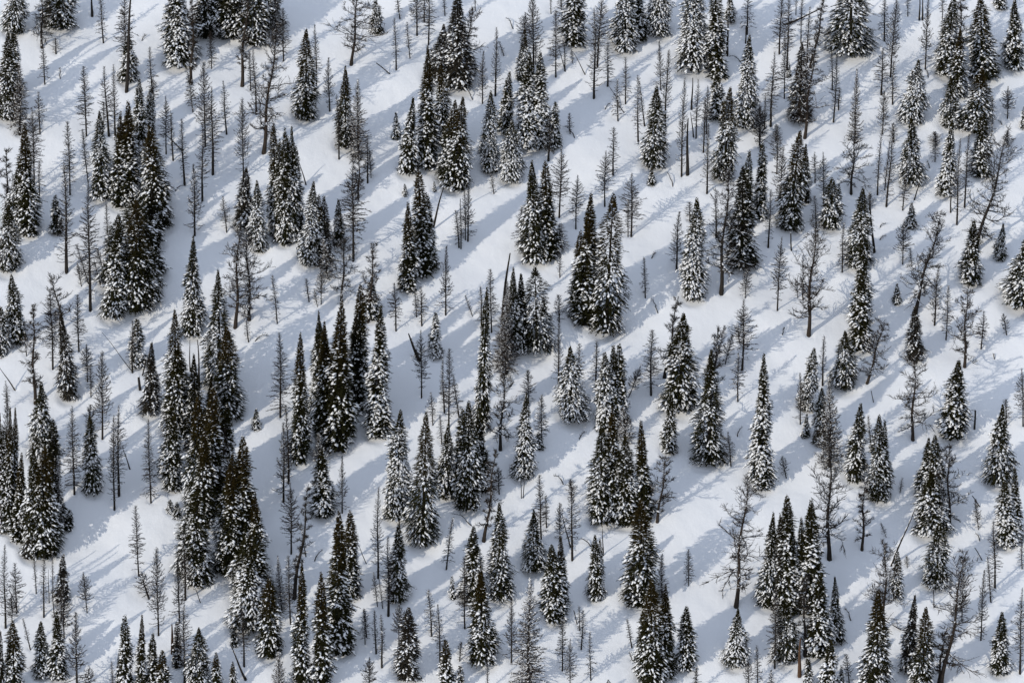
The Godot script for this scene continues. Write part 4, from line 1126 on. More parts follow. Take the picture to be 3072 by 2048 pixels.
		["spruce_tree", -42.54, -3.61, 5.36, 2.17, -0.005, "w", "mid-sized snow-plastered cone-shaped spruce, lower middle, far left"],
		["bare_tree", 26.16, -4.49, 8.13, 2.74, 0.024, "", "tall twiggy bare tree right of a mid-sized bare tree, upper middle, right"],
		["dead_pole", -43.12, -4.84, 4.49, 0.17, -0.632, "", "short dark dead pole leaning left left of a mid-sized snow-plastered spruce, lower middle, far left"],
		["dead_pole", -36.60, -4.52, 3.60, 0.29, 0.011, "", "short dark dead pole above and left of a towering snow-flecked spruce, lower middle, left"],
		["bare_tree", -43.10, -5.06, 5.98, 1.30, 0.010, "", "mid-sized twiggy bare tree below and left of a mid-sized snow-plastered spruce, lower middle, far left"],
		["dead_pole", -41.93, -5.38, 1.80, 0.29, 0.219, "", "stubby dark dead pole leaning right, lower middle, far left"],
		["dead_spruce", -0.73, -4.91, 7.55, 2.88, -0.019, "", "shorter dense dead grey spruce below a tall snow-flecked spruce, upper middle, middle"],
		["dead_snag", 17.29, -5.66, 9.55, 2.01, 0.155, "", "tall thick-trunked narrow dead snag leaning right, upper middle, centre right"],
		["bare_tree", -48.11, -6.48, 4.27, 1.83, -0.007, "", "short wide-branched bare tree above and right of a tall greyish spruce, lower middle, far left"],
		["dead_snag", 40.22, -6.62, 7.17, 2.88, 0.254, "", "shorter crooked spreading dead snag leaning right, lower middle, right"],
		["bare_tree", 35.19, -6.64, 5.68, 1.15, 0.007, "", "mid-sized thin bare tree, lower middle, right"],
		["dead_pole", -35.36, -7.43, 5.52, 0.49, -0.021, "", "short dark dead pole left of a towering snow-flecked spruce, lower middle, left"],
		["bare_tree", 7.66, -7.20, 5.08, 1.58, -0.018, "", "mid-sized twiggy bare tree left of a mid-sized bare tree, lower middle, middle"],
		["bare_tree", 5.28, -7.01, 7.98, 1.58, 0.006, "", "tall thin bare tree, lower middle, middle"],
		["dead_pole", -42.08, -7.71, 1.42, 0.55, -0.079, "", "stubby dark dead pole leaning left, lower middle, far left"],
		["dead_pole", -56.27, -7.49, 2.47, 0.29, -0.558, "", "short dark dead pole leaning left above a short bare tree, lower middle, far left"],
		["bare_tree", 9.45, -7.83, 5.67, 1.87, 0.020, "", "mid-sized twiggy bare tree right of a mid-sized bare tree, lower middle, centre right"],
		["spruce_tree", -17.32, -7.22, 11.94, 2.72, 0.021, "b", "tall brown-topped narrow spruce above a tall dark spruce, upper middle, centre left"],
		["spruce_tree", 37.68, -6.99, 6.46, 3.31, -0.009, "", "mid-sized snow-flecked cone-shaped spruce, lower middle, right"],
		["spruce_tree", -33.15, -7.00, 13.64, 4.15, 0.007, "", "towering snow-flecked slim spruce, upper middle, left"],
		["bare_tree", 15.71, -8.43, 7.52, 2.58, -0.008, "", "tall twiggy bare tree below and left of a tall dead snag, lower middle, centre right"],
		["bare_tree", -47.55, -8.80, 3.58, 1.08, 0.005, "", "short twiggy bare tree right of a tall greyish spruce, lower middle, far left"],
		["bare_tree", 13.19, -8.61, 3.73, 1.58, 0.362, "", "short wide-branched bare tree leaning right above a tall snow-flecked spruce, lower middle, centre right"],
		["bare_tree", -10.22, -9.12, 7.81, 1.72, 0.005, "", "tall twiggy bare tree above and left of a mid-sized bare tree, lower middle, centre left"],
		["bare_tree", 25.48, -9.59, 5.58, 1.50, -0.013, "", "mid-sized twiggy bare tree below a tall bare tree, lower middle, right"],
		["dead_pole", 40.80, -9.21, 1.20, 0.14, -0.199, "", "stubby dark dead pole leaning left, lower middle, right"],
		["bare_tree", 1.88, -9.29, 3.73, 2.01, -0.039, "", "short wide-branched bare tree below and right of a shorter dead grey spruce, lower middle, middle"],
		["spruce_tree", -49.93, -8.65, 10.45, 2.72, -0.078, "d", "tall greyish narrow spruce leaning left, lower middle, far left"],
		["dead_snag", -53.77, -9.51, 11.66, 2.71, -0.002, "", "towering thick-trunked narrow dead snag, lower middle, far left"],
		["bare_tree", -56.75, -10.80, 3.43, 0.86, -0.054, "", "short twiggy bare tree left of a towering dead snag, lower middle, far left"],
		["bare_tree", -7.61, -11.50, 6.09, 1.29, -0.031, "", "mid-sized thin bare tree, lower middle, middle"],
		["spruce_tree", 33.20, -10.53, 7.08, 2.22, 0.103, "w", "mid-sized snow-plastered slim spruce leaning right, lower middle, right"],
		["spruce_tree", -17.62, -10.39, 11.14, 2.81, 0.017, "k", "tall dark narrow spruce, lower middle, centre left"],
		["spruce_tree", -21.63, -10.59, 10.20, 2.81, 0.011, "", "tall snow-flecked narrow spruce above a towering snow-flecked spruce, lower middle, centre left"],
		["bare_tree", -26.04, -12.00, 9.78, 2.71, 0.006, "", "tall twiggy bare tree left of a towering snow-flecked spruce, lower middle, left"],
		["bare_tree", -5.95, -12.24, 4.75, 1.43, -0.131, "", "mid-sized twiggy bare tree leaning left, lower middle, middle"],
		["spruce_tree", 18.89, -10.47, 11.02, 4.42, 0.029, "", "tall snow-flecked cone-shaped spruce, lower middle, centre right"],
		["spruce_tree", -40.63, -11.37, 8.16, 2.57, 0.030, "d", "mid-sized greyish slim spruce, lower middle, left"],
		["spruce_tree", -31.79, -11.63, 10.38, 3.42, -0.011, "b", "tall brown-topped slim spruce below a towering snow-flecked spruce, lower middle, left"],
		["bare_tree", 32.35, -13.31, 5.86, 1.64, -0.017, "", "mid-sized twiggy bare tree below and left of a mid-sized snow-plastered spruce, lower middle, right"],
		["bare_tree", -8.88, -13.22, 3.71, 1.14, -0.053, "", "short twiggy bare tree, lower middle, centre left"],
		["spruce_tree", -21.86, -12.56, 12.90, 2.13, 0.023, "", "towering snow-flecked narrow spruce below a tall snow-flecked spruce, lower middle, centre left"],
		["spruce_tree", 12.26, -12.24, 9.12, 2.00, -0.030, "", "tall snow-flecked narrow spruce right of a tall snow-flecked spruce, lower middle, centre right"],
		["bare_tree", 55.49, -13.39, 2.97, 1.57, -0.053, "", "short wide-branched bare tree, lower middle, far right"],
		["bare_tree", 57.30, -13.80, 6.67, 1.85, -0.041, "", "mid-sized twiggy bare tree right of a short bare tree, lower middle, far right"],
		["spruce_tree", 6.81, -12.30, 8.36, 3.78, -0.038, "w", "tall snow-plastered cone-shaped spruce, lower middle, middle"],
		["bare_tree", -7.08, -13.67, 9.03, 1.99, 0.004, "", "tall twiggy bare tree left of a towering snow-flecked spruce, lower middle, middle"],
		["spruce_tree", 11.54, -12.53, 9.12, 2.28, -0.022, "", "tall snow-flecked narrow spruce left of a tall snow-flecked spruce, right of a tall snow-plastered spruce"],
		["dead_pole", 51.93, -13.33, 2.08, 0.40, 0.007, "", "stubby dark dead pole, lower middle, far right"],
		["spruce_tree", -28.68, -13.90, 2.12, 1.28, 0.015, "", "tiny snow-flecked broad spruce, lower middle, left"],
		["bare_tree", -47.29, -13.79, 3.12, 1.57, 0.025, "", "short wide-branched bare tree above and left of a tall bare tree, lower middle, far left"],
		["spruce_tree", 10.53, -13.11, 8.67, 2.56, -0.019, "w", "tall snow-plastered slim spruce, lower middle, centre right"],
		["spruce_tree", -3.37, -13.95, 16.84, 2.12, 0.035, "", "towering snow-flecked narrow spruce right of a tall bare tree, lower middle, middle"],
		["fallen_branch", 25.22, -14.80, 25.76, 0.58, -13.870, "", "small twiggy fallen branch above and right of a towering dead snag, lower middle, right"],
		["spruce_tree", 32.84, -15.04, 2.45, 1.14, 0.041, "", "tiny snow-flecked cone-shaped spruce below a mid-sized bare tree, lower middle, right"],
		["bare_tree", -45.86, -14.95, 10.05, 2.70, 0.024, "", "tall twiggy bare tree below and right of a tall greyish spruce, lower middle, far left"],
		["spruce_tree", -37.55, -14.14, 14.19, 3.68, 0.001, "b", "towering brown-topped narrow spruce above and left of a tall dark spruce, lower middle, left"],
		["fallen_branch", 7.50, -15.38, 8.22, 0.87, -14.703, "", "small twiggy fallen branch below and right of a tall snow-plastered spruce, lower middle, middle"],
		["dead_snag", 44.85, -15.40, 9.97, 4.54, -0.007, "", "tall thick-trunked spreading dead snag left of a tall snow-flecked spruce, lower middle, far right"],
		["spruce_tree", -15.00, -14.45, 15.04, 3.40, 0.027, "w", "towering snow-plastered narrow spruce right of a towering brown-topped spruce, lower middle, centre left"],
		["spruce_tree", -37.36, -14.59, 10.30, 3.69, -0.002, "", "tall snow-flecked slim spruce above and left of a tall dark spruce, lower middle, left"],
		["spruce_tree", -20.52, -14.25, 12.17, 3.69, -0.034, "b", "towering brown-topped slim spruce, lower middle, centre left"],
		["spruce_tree", 49.36, -14.31, 8.75, 3.62, 0.055, "", "tall snow-flecked cone-shaped spruce right of a tall dead snag, lower middle, far right"],
		["spruce_tree", -33.64, -14.77, 6.63, 2.99, 0.007, "b", "mid-sized brown-topped cone-shaped spruce, lower middle, left"],
		["bare_tree", -7.85, -15.89, 3.26, 1.14, -0.061, "", "short wide-branched bare tree left of a towering snow-flecked spruce, lower middle, middle"],
		["dead_spruce", 12.70, -15.55, 3.93, 2.84, -0.061, "", "shorter dense dead grey spruce, lower middle, centre right"],
		["bare_tree", 3.29, -16.34, 5.62, 2.13, -0.002, "", "mid-sized wide-branched bare tree, lower middle, middle"],
		["spruce_tree", -19.14, -14.82, 11.81, 3.24, 0.022, "", "tall snow-flecked narrow spruce right of a towering brown-topped spruce, lower middle, centre left"],
		["spruce_tree", 34.37, -15.84, 6.29, 1.99, 0.027, "", "mid-sized snow-flecked slim spruce, lower middle, right"],
		["spruce_tree", -20.92, -15.60, 14.18, 2.69, 0.006, "b", "towering brown-topped narrow spruce above and left of a towering brown-topped spruce, lower middle, centre left"],
		["dead_snag", -1.29, -17.13, 9.66, 3.68, 0.045, "", "tall thick-trunked narrow dead snag, lower middle, middle"],
		["spruce_tree", 3.14, -16.85, 1.78, 1.14, -0.081, "", "tiny snow-flecked broad spruce leaning left, lower middle, middle"],
		["bare_tree", 40.07, -17.81, 4.28, 1.28, -0.104, "", "short twiggy bare tree leaning left right of a tall dead grey spruce, lower middle, right"],
		["dead_snag", 21.93, -17.45, 14.56, 2.54, 0.056, "", "towering thick-trunked narrow dead snag, lower middle, centre right"],
		["spruce_tree", -35.38, -16.23, 10.89, 3.15, 0.002, "k", "tall dark slim spruce, lower middle, left"],
		["bare_tree", -56.33, -17.94, 7.02, 1.80, 0.030, "", "mid-sized twiggy bare tree left of a tall snow-flecked spruce, lower middle, far left"],
		["spruce_tree", -19.48, -16.12, 17.02, 3.81, 0.035, "b", "towering brown-topped narrow spruce below and right of a towering brown-topped spruce, lower middle, centre left"],
		["spruce_tree", 17.51, -17.02, 6.92, 2.05, 0.032, "", "mid-sized snow-flecked slim spruce, lower middle, centre right"],
		["spruce_tree", -52.34, -17.75, 8.50, 3.61, 0.011, "", "tall snow-flecked cone-shaped spruce, lower middle, far left"],
		["dead_spruce", -21.40, -18.52, 3.21, 2.41, -0.033, "", "shorter dense dead grey spruce, lower middle, centre left"],
		["spruce_tree", -23.59, -18.59, 14.81, 2.60, 0.013, "b", "towering brown-topped narrow spruce left of a towering brown-topped spruce, lower middle, centre left"],
		["bare_tree", 24.34, -19.56, 3.91, 1.27, -0.085, "", "short twiggy bare tree leaning left, lower middle, centre right"],
		["dead_spruce", 35.31, -19.63, 10.32, 3.38, -0.005, "", "tall dense dead grey spruce, lower middle, right"],
		["dead_pole", -42.48, -19.89, 2.44, 0.28, -0.289, "", "short dark dead pole leaning left, lower part, far left"],
		["spruce_tree", 21.89, -18.58, 13.01, 4.23, 0.010, "", "towering snow-flecked slim spruce, lower middle, centre right"],
		["bare_tree", 30.46, -20.71, 2.43, 1.13, -0.216, "", "tiny wide-branched bare tree leaning left left of a tall dead grey spruce, lower part, right"],
		["spruce_tree", -38.04, -20.32, 8.85, 2.77, 0.056, "", "tall snow-flecked slim spruce above a tall snow-flecked spruce, below a towering brown-topped spruce, left"],
		["spruce_tree", 1.26, -20.77, 9.68, 2.88, 0.036, "w", "tall snow-plastered slim spruce below and right of a tall dead snag, lower middle, middle"],
		["bare_tree", -24.76, -21.66, 8.59, 1.69, -0.011, "", "tall thin bare tree below and left of a towering brown-topped spruce, lower middle, left"],
		["fallen_branch", 5.73, -22.06, 4.61, 0.87, -21.303, "", "small twiggy fallen branch right of a tall snow-plastered spruce, lower part, middle"],
		["spruce_tree", 37.94, -21.67, 8.68, 2.74, 0.061, "", "tall snow-flecked slim spruce above and left of a tall snow-flecked spruce, lower middle, right"],
		["spruce_tree", -5.87, -21.87, 8.55, 2.11, 0.052, "", "mid-sized snow-flecked narrow spruce, lower middle, middle"],
		["spruce_tree", 53.90, -21.76, 8.79, 3.73, 0.027, "", "tall snow-flecked cone-shaped spruce above and right of a tall dead snag, lower middle, far right"],
		["bare_tree", 42.94, -23.18, 1.62, 0.56, 0.107, "", "tiny wide-branched bare tree leaning right, lower part, far right"],
		["spruce_tree", 27.64, -22.24, 15.37, 3.01, 0.003, "w", "towering snow-plastered narrow spruce, lower middle, right"],
		["bare_tree", -48.34, -23.98, 9.95, 2.80, -0.002, "", "tall twiggy bare tree above and right of a towering dark spruce, lower middle, far left"],
		["spruce_tree", -37.66, -22.58, 8.58, 2.53, 0.045, "", "tall snow-flecked slim spruce right of a tall bare tree, below a tall snow-flecked spruce"],
		["bare_tree", -1.42, -23.34, 2.94, 1.41, -0.047, "", "short wide-branched bare tree right of a mid-sized dark spruce, lower part, middle"],
		["spruce_tree", -3.11, -22.84, 8.43, 2.53, -0.081, "k", "mid-sized dark slim spruce leaning left, lower middle, middle"],
		["bare_tree", -43.42, -23.97, 10.32, 1.96, 0.010, "", "tall thin bare tree above a tall bare tree, lower middle, far left"],
		["spruce_tree", -46.39, -23.69, 8.70, 2.31, -0.007, "", "tall snow-flecked narrow spruce right of a tall bare tree, lower middle, far left"],
		["spruce_tree", -32.72, -23.46, 9.23, 2.80, -0.005, "", "tall snow-flecked slim spruce above and left of a tall dead snag, lower middle, left"],
		["dead_pole", 1.26, -24.16, 1.91, 0.17, 0.036, "", "stubby dark dead pole below a tall snow-plastered spruce, right of a mid-sized dark spruce"],
		["dead_pole", 1.05, -24.25, 1.98, 0.17, -0.036, "", "stubby dark dead pole below a tall snow-plastered spruce, right of a short bare tree"],
		["spruce_tree", 41.29, -23.67, 8.68, 1.54, -0.030, "", "mid-sized snow-flecked narrow spruce above and right of a tall snow-flecked spruce, lower part, far right"],
		["spruce_tree", -32.06, -23.18, 10.09, 4.09, 0.070, "", "tall snow-flecked cone-shaped spruce, lower middle, left"],
		["bare_tree", 6.61, -24.37, 2.25, 1.43, -0.067, "", "tiny wide-branched bare tree, lower part, middle"],
		["dead_snag", -32.24, -24.76, 8.34, 1.40, 0.076, "", "tall crooked narrow dead snag leaning right, lower part, left"],
		["spruce_tree", 45.59, -23.64, 6.53, 2.53, 0.051, "", "mid-sized snow-flecked cone-shaped spruce left of a mid-sized snow-flecked spruce, lower part, far right"],
		["bare_tree", -25.23, -24.36, 8.93, 2.38, 0.014, "", "tall twiggy bare tree above and left of a mid-sized snow-flecked spruce, lower part, left"],
		["spruce_tree", -7.47, -24.34, 8.31, 2.38, 0.055, "", "mid-sized snow-flecked slim spruce above and left of a towering snow-flecked spruce, lower part, middle"],
		["bare_tree", -39.84, -24.97, 9.51, 2.10, -0.015, "", "tall twiggy bare tree right of a tall bare tree, lower part, left"],
		["spruce_tree", 46.92, -24.64, 7.29, 2.38, -0.054, "", "mid-sized snow-flecked slim spruce, lower part, far right"],
		["spruce_tree", 40.63, -24.12, 9.59, 2.80, -0.029, "", "tall snow-flecked slim spruce below and left of a mid-sized snow-flecked spruce, lower part, far right"],
		["dead_pole", 51.54, -25.84, 1.17, 0.20, -0.601, "", "stubby dark dead pole leaning left above a short bare tree, lower part, far right"],
		["bare_tree", -43.79, -25.94, 10.73, 1.67, 0.004, "", "tall thin bare tree below and right of a tall snow-flecked spruce, lower part, far left"],
		["spruce_tree", -34.64, -25.76, 12.58, 3.21, 0.021, "b", "towering brown-topped narrow spruce above a tall brown-topped spruce, lower middle, left"],
		["bare_tree", -18.69, -26.62, 6.43, 1.61, 0.010, "", "mid-sized twiggy bare tree, lower part, centre left"],
		["spruce_tree", -37.63, -26.84, 1.37, 0.91, 0.020, "", "tiny snow-flecked broad spruce below a tall snow-flecked spruce, left of a towering brown-topped spruce"],
		["spruce_tree", -4.79, -25.64, 12.11, 3.35, 0.003, "", "towering snow-flecked narrow spruce, lower part, middle"],
		["spruce_tree", -33.09, -26.02, 13.97, 3.18, 0.027, "b", "towering brown-topped narrow spruce right of a towering brown-topped spruce, lower middle, left"],
		["spruce_tree", -36.82, -27.52, 1.63, 1.05, 0.020, "", "tiny snow-flecked broad spruce left of a towering brown-topped spruce, below a tall snow-flecked spruce"],
		["spruce_tree", -20.79, -26.65, 7.40, 3.00, -0.017, "", "mid-sized snow-flecked cone-shaped spruce, lower part, centre left"],
		["dead_snag", 15.97, -28.08, 7.59, 2.65, 0.110, "", "shorter crooked narrow dead snag leaning right, lower part, centre right"],
		["spruce_tree", -12.70, -27.03, 12.28, 3.20, 0.041, "w", "towering snow-plastered narrow spruce, lower part, centre left"],
		["spruce_tree", -54.65, -27.92, 13.24, 1.67, 0.035, "b", "towering brown-topped narrow spruce above and right of a towering brown-topped spruce, lower part, far left"],
		["fallen_branch", -4.48, -28.67, -6.53, 0.73, -27.230, "", "small twiggy fallen branch below a towering snow-flecked spruce, lower part, middle"],
		["spruce_tree", 11.30, -26.72, 12.76, 3.62, -0.028, "b", "towering brown-topped slim spruce right of a tall snow-flecked spruce, lower part, centre right"],
		["spruce_tree", 14.51, -27.59, 11.40, 2.64, -0.038, "b", "tall brown-topped narrow spruce, lower part, centre right"],
		["dead_snag", 48.00, -28.40, 9.47, 3.62, -0.026, "", "tall thick-trunked narrow dead snag, lower part, far right"],
		["bare_tree", 3.79, -28.86, 3.58, 1.26, -0.041, "", "short wide-branched bare tree above a tall bare tree, lower part, middle"],
		["spruce_tree", 9.75, -27.19, 11.08, 3.34, 0.007, "", "tall snow-flecked slim spruce left of a towering brown-topped spruce, lower part, centre right"],
		["spruce_tree", 12.83, -27.58, 9.77, 3.34, -0.050, "", "tall snow-flecked slim spruce right of a towering brown-topped spruce, lower part, centre right"],
		["bare_tree", 51.17, -28.95, 3.36, 1.26, -0.131, "", "short wide-branched bare tree leaning left, lower part, far right"],
		["spruce_tree", -48.87, -28.54, 2.05, 1.40, 0.194, "k", "tiny dark broad spruce leaning right, lower part, far left"],
		["spruce_tree", -50.47, -28.42, 12.24, 2.65, 0.034, "k", "towering dark narrow spruce, lower part, far left"],
		["spruce_tree", -29.44, -28.04, 7.94, 3.27, -0.040, "b", "mid-sized brown-topped cone-shaped spruce, lower part, left"],
		["spruce_tree", -56.09, -29.16, 13.58, 1.39, 0.025, "", "towering snow-flecked narrow spruce left of a tall snow-flecked spruce, lower part, far left"],
		["spruce_tree", -55.58, -28.89, 11.54, 2.29, 0.015, "", "tall snow-flecked narrow spruce left of a towering brown-topped spruce, lower part, far left"],
		["spruce_tree", -33.94, -28.53, 11.20, 3.62, 0.038, "b", "tall brown-topped slim spruce below and left of a towering brown-topped spruce, lower part, left"],
		["spruce_tree", -55.10, -29.30, 14.23, 1.66, 0.035, "b", "towering brown-topped narrow spruce right of a tall snow-flecked spruce, lower part, far left"],
		["dead_spruce", -49.76, -29.74, 9.18, 1.67, 0.027, "", "tall dense dead grey spruce, lower part, far left"],
		["bare_tree", 40.98, -29.97, 1.61, 0.70, -0.354, "", "tiny wide-branched bare tree leaning left below a tall snow-flecked spruce, lower part, far right"],
		["fallen_branch", 51.21, -30.39, 50.83, 0.51, -29.822, "", "small twiggy fallen branch, lower part, far right"],
		["dead_snag", -3.08, -30.96, 10.45, 1.66, 0.133, "", "tall thick-trunked narrow dead snag leaning right, lower part, middle"],
		["bare_tree", 5.24, -30.65, 4.23, 1.53, -0.003, "", "short wide-branched bare tree right of a tall bare tree, lower part, middle"],
		["spruce_tree", 45.90, -29.30, 7.18, 4.31, -0.005, "", "mid-sized snow-flecked broad spruce, lower part, far right"],
		["bare_tree", 3.22, -31.23, 7.71, 1.94, -0.038, "", "tall twiggy bare tree above a mid-sized snow-flecked spruce, lower part, middle"],
		["spruce_tree", 55.23, -30.54, 8.26, 1.80, -0.055, "", "mid-sized snow-flecked narrow spruce above and right of a mid-sized snow-plastered spruce, lower part, far right"],
		["spruce_tree", -53.99, -30.81, 9.88, 2.22, 0.064, "b", "tall brown-topped narrow spruce, lower part, far left"],
		["fallen_branch", 8.65, -31.38, 6.92, 1.17, -30.608, "", "small twiggy fallen branch below and left of a tall snow-flecked spruce, lower part, middle"],
		["dead_pole", 6.35, -31.38, 3.57, 0.31, -0.233, "", "short dark dead pole leaning left, lower part, middle"],
		["spruce_tree", -50.76, -30.50, 9.75, 3.30, -0.009, "b", "tall brown-topped slim spruce, lower part, far left"],
		["dead_snag", 38.22, -31.85, 7.85, 1.80, 0.023, "", "tall crooked narrow dead snag, lower part, right"],
		["spruce_tree", 54.16, -30.93, 7.13, 2.78, -0.068, "w", "mid-sized snow-plastered cone-shaped spruce, lower part, far right"],
		["spruce_tree", -9.77, -30.65, 15.06, 3.94, 0.031, "b", "towering brown-topped narrow spruce above and left of a mid-sized bare tree, lower part, centre left"],
		["bare_tree", -24.07, -32.85, 7.98, 2.07, 0.004, "", "tall twiggy bare tree above a towering dead snag, lower part, left"],
		["dead_pole", 9.94, -33.21, 2.91, 0.28, -0.029, "", "short dark dead pole, lower part, centre right"],
		["bare_tree", -22.47, -33.02, 2.76, 0.69, -0.137, "", "short twiggy bare tree leaning left right of a tall bare tree, lower part, centre left"],
		["dead_snag", 34.61, -33.32, 14.60, 4.41, -0.024, "", "towering thick-trunked narrow dead snag, lower part, right"],
		["dead_pole", 51.26, -32.93, 1.28, 0.19, -0.540, "", "stubby dark dead pole leaning left left of a mid-sized snow-plastered spruce, lower part, far right"],
		["spruce_tree", -52.06, -32.45, 12.51, 3.16, 0.011, "", "towering snow-flecked narrow spruce right of a small greyish spruce, lower part, far left"],
		["bare_tree", 6.57, -33.50, 9.00, 1.66, -0.011, "", "tall thin bare tree, lower part, middle"],
		["fallen_branch", -21.48, -33.60, -20.69, 0.87, -32.336, "", "small twiggy fallen branch below and right of a short bare tree, lower part, centre left"],
		["spruce_tree", -52.44, -32.98, 3.89, 2.36, -0.007, "d", "small greyish broad spruce, lower part, far left"],
		["spruce_tree", -51.22, -32.52, 12.35, 3.73, 0.045, "b", "towering brown-topped slim spruce, lower part, far left"],
		["dead_pole", -15.85, -34.09, 2.83, 0.17, -0.386, "", "short dark dead pole leaning left, lower part, centre left"],
		["spruce_tree", -30.55, -32.86, 8.84, 4.04, -0.033, "", "tall snow-flecked cone-shaped spruce above and left of a towering brown-topped spruce, lower part, left"],
		["dead_pole", 41.29, -34.49, 6.35, 0.47, 0.357, "s", "tall dark dead pole leaning right, lower part, far right"],
		["bare_tree", 42.99, -34.73, 1.27, 0.73, -0.080, "", "tiny wide-branched bare tree leaning left right of a tall dead pole, lower part, far right"],
		["bare_tree", 55.49, -34.66, 3.30, 1.09, -0.067, "", "short twiggy bare tree, lower part, far right"],
		["bare_tree", -7.15, -34.61, 5.80, 1.38, 0.122, "", "mid-sized twiggy bare tree leaning right, lower part, middle"],
		["spruce_tree", -29.21, -34.45, 14.72, 3.30, 0.011, "b", "towering brown-topped narrow spruce above and right of a towering brown-topped spruce, lower part, left"],
		["spruce_tree", 2.33, -34.52, 6.60, 2.97, 0.005, "", "mid-sized snow-flecked cone-shaped spruce, lower part, middle"],
		["spruce_tree", -27.81, -34.97, 8.83, 3.03, -0.008, "b", "tall brown-topped slim spruce right of a towering brown-topped spruce, lower part, left"],
		["bare_tree", -40.54, -35.64, 7.84, 1.79, -0.031, "", "tall twiggy bare tree above a short bare tree, lower part, far left"],
		["bare_tree", -14.53, -36.02, 10.26, 1.79, 0.008, "", "tall thin bare tree above and right of a tall brown-topped spruce, lower part, centre left"],
		["spruce_tree", -30.56, -35.32, 13.49, 3.02, 0.029, "b", "towering brown-topped narrow spruce below and left of a towering brown-topped spruce, lower part, left"],
		["spruce_tree", -30.97, -35.25, 7.58, 3.50, 0.120, "k", "mid-sized dark cone-shaped spruce leaning right, lower part, left"],
		["spruce_tree", -34.94, -35.12, 9.05, 4.02, 0.058, "", "tall snow-flecked cone-shaped spruce above and left of a tall snow-flecked spruce, lower part, left"],
		["bare_tree", 19.15, -36.91, 3.98, 1.52, -0.017, "", "short wide-branched bare tree left of a towering dead snag, lower part, centre right"],
		["bare_tree", 52.30, -37.55, 7.46, 1.49, -0.038, "", "tall thin bare tree, lower part, far right"],
		["spruce_tree", -34.16, -36.79, 11.27, 3.50, 0.025, "", "tall snow-flecked slim spruce below and right of a tall snow-flecked spruce, lower part, left"],
		["spruce_tree", 45.98, -37.17, 7.18, 3.18, 0.025, "", "mid-sized snow-flecked cone-shaped spruce above and left of a mid-sized bare tree, lower part, far right"],
		["bare_tree", -51.46, -38.40, 4.63, 0.69, -0.016, "", "mid-sized thin bare tree above and left of a short dead pole, bottom edge, far left"],
		["bare_tree", -49.61, -39.21, 5.05, 0.55, 0.027, "", "mid-sized thin bare tree above and right of a short dead pole, bottom edge, far left"],
		["bare_tree", -39.25, -38.81, 3.04, 2.06, -0.287, "", "short wide-branched bare tree leaning left, bottom edge, far left"],
		["dead_snag", -23.50, -39.18, 12.94, 1.50, 0.128, "", "towering thick-trunked narrow dead snag leaning right, lower part, centre left"],
		["spruce_tree", 9.58, -38.98, 6.53, 0.96, -0.016, "", "mid-sized snow-flecked narrow spruce, lower part, centre right"],
		["dead_spruce", 16.20, -38.81, 4.78, 1.65, -0.009, "", "shorter dense dead grey spruce, bottom edge, centre right"],
		["bare_tree", -35.29, -39.25, 7.64, 1.64, 0.001, "", "tall twiggy bare tree below a tall snow-flecked spruce, lower part, left"],
		["spruce_tree", -6.41, -39.25, 2.43, 0.76, -0.025, "b", "tiny brown-topped slim spruce, bottom edge, middle"],
		["spruce_tree", 41.63, -38.96, 5.09, 1.49, -0.013, "", "small snow-flecked slim spruce, bottom edge, far right"],
		["spruce_tree", -17.39, -38.64, 9.62, 2.33, -0.002, "b", "tall brown-topped narrow spruce, lower part, centre left"],
		["spruce_tree", 3.39, -39.25, 2.11, 0.76, -0.002, "", "tiny snow-flecked slim spruce, bottom edge, middle"],
		["bare_tree", 51.69, -39.78, 5.05, 1.32, -0.099, "", "mid-sized twiggy bare tree leaning left, bottom edge, far right"],
		["dead_pole", -33.64, -39.65, 1.30, 0.16, -0.309, "", "stubby dark dead pole leaning left, bottom edge, left"],
		["dead_pole", -49.96, -39.96, 3.68, 0.19, 0.009, "", "short dark dead pole, bottom edge, far left"],
		["spruce_tree", 9.10, -39.25, 7.20, 2.12, -0.024, "", "mid-sized snow-flecked slim spruce below and left of a mid-sized snow-flecked spruce, lower part, centre right"],
		["spruce_tree", -1.25, -38.45, 10.75, 2.95, -0.012, "", "tall snow-flecked narrow spruce, lower part, middle"],
		["spruce_tree", -48.61, -39.63, 5.10, 1.99, 0.053, "d", "small greyish cone-shaped spruce, bottom edge, far left"],
		["spruce_tree", -12.40, -39.33, 8.54, 2.60, 0.023, "", "tall snow-flecked slim spruce above and right of a tall bare tree, lower part, centre left"],
		["dead_snag", 24.16, -40.25, 14.49, 5.04, 0.076, "", "towering thick-trunked narrow dead snag leaning right, lower part, right"],
		["bare_tree", -14.51, -40.28, 3.75, 0.82, -0.101, "", "short twiggy bare tree leaning left left of a tall snow-flecked spruce, bottom edge, centre left"],
		["spruce_tree", -28.12, -38.31, 6.93, 5.01, -0.029, "", "mid-sized snow-flecked broad spruce, bottom edge, left"],
		["dead_pole", -53.39, -40.16, 1.81, 0.19, -0.403, "", "stubby dark dead pole leaning left, bottom edge, far left"],
		["spruce_tree", -4.28, -39.20, 8.40, 2.88, 0.019, "", "tall snow-flecked slim spruce above a tall bare tree, lower part, middle"],
		["dead_pole", 45.51, -40.49, 1.90, 0.19, -0.063, "", "stubby dark dead pole, bottom edge, far right"],
		["bare_tree", -13.95, -40.59, 3.25, 0.55, -0.098, "", "short thin bare tree leaning left, bottom edge, centre left"],
		["spruce_tree", 27.63, -39.73, 10.45, 2.87, 0.042, "", "tall snow-flecked narrow spruce left of a tall greyish spruce, lower part, right"],
		["dead_spruce", -24.83, -40.64, 6.08, 1.51, -0.054, "", "shorter dense dead grey spruce below and left of a towering dead snag, bottom edge, left"],
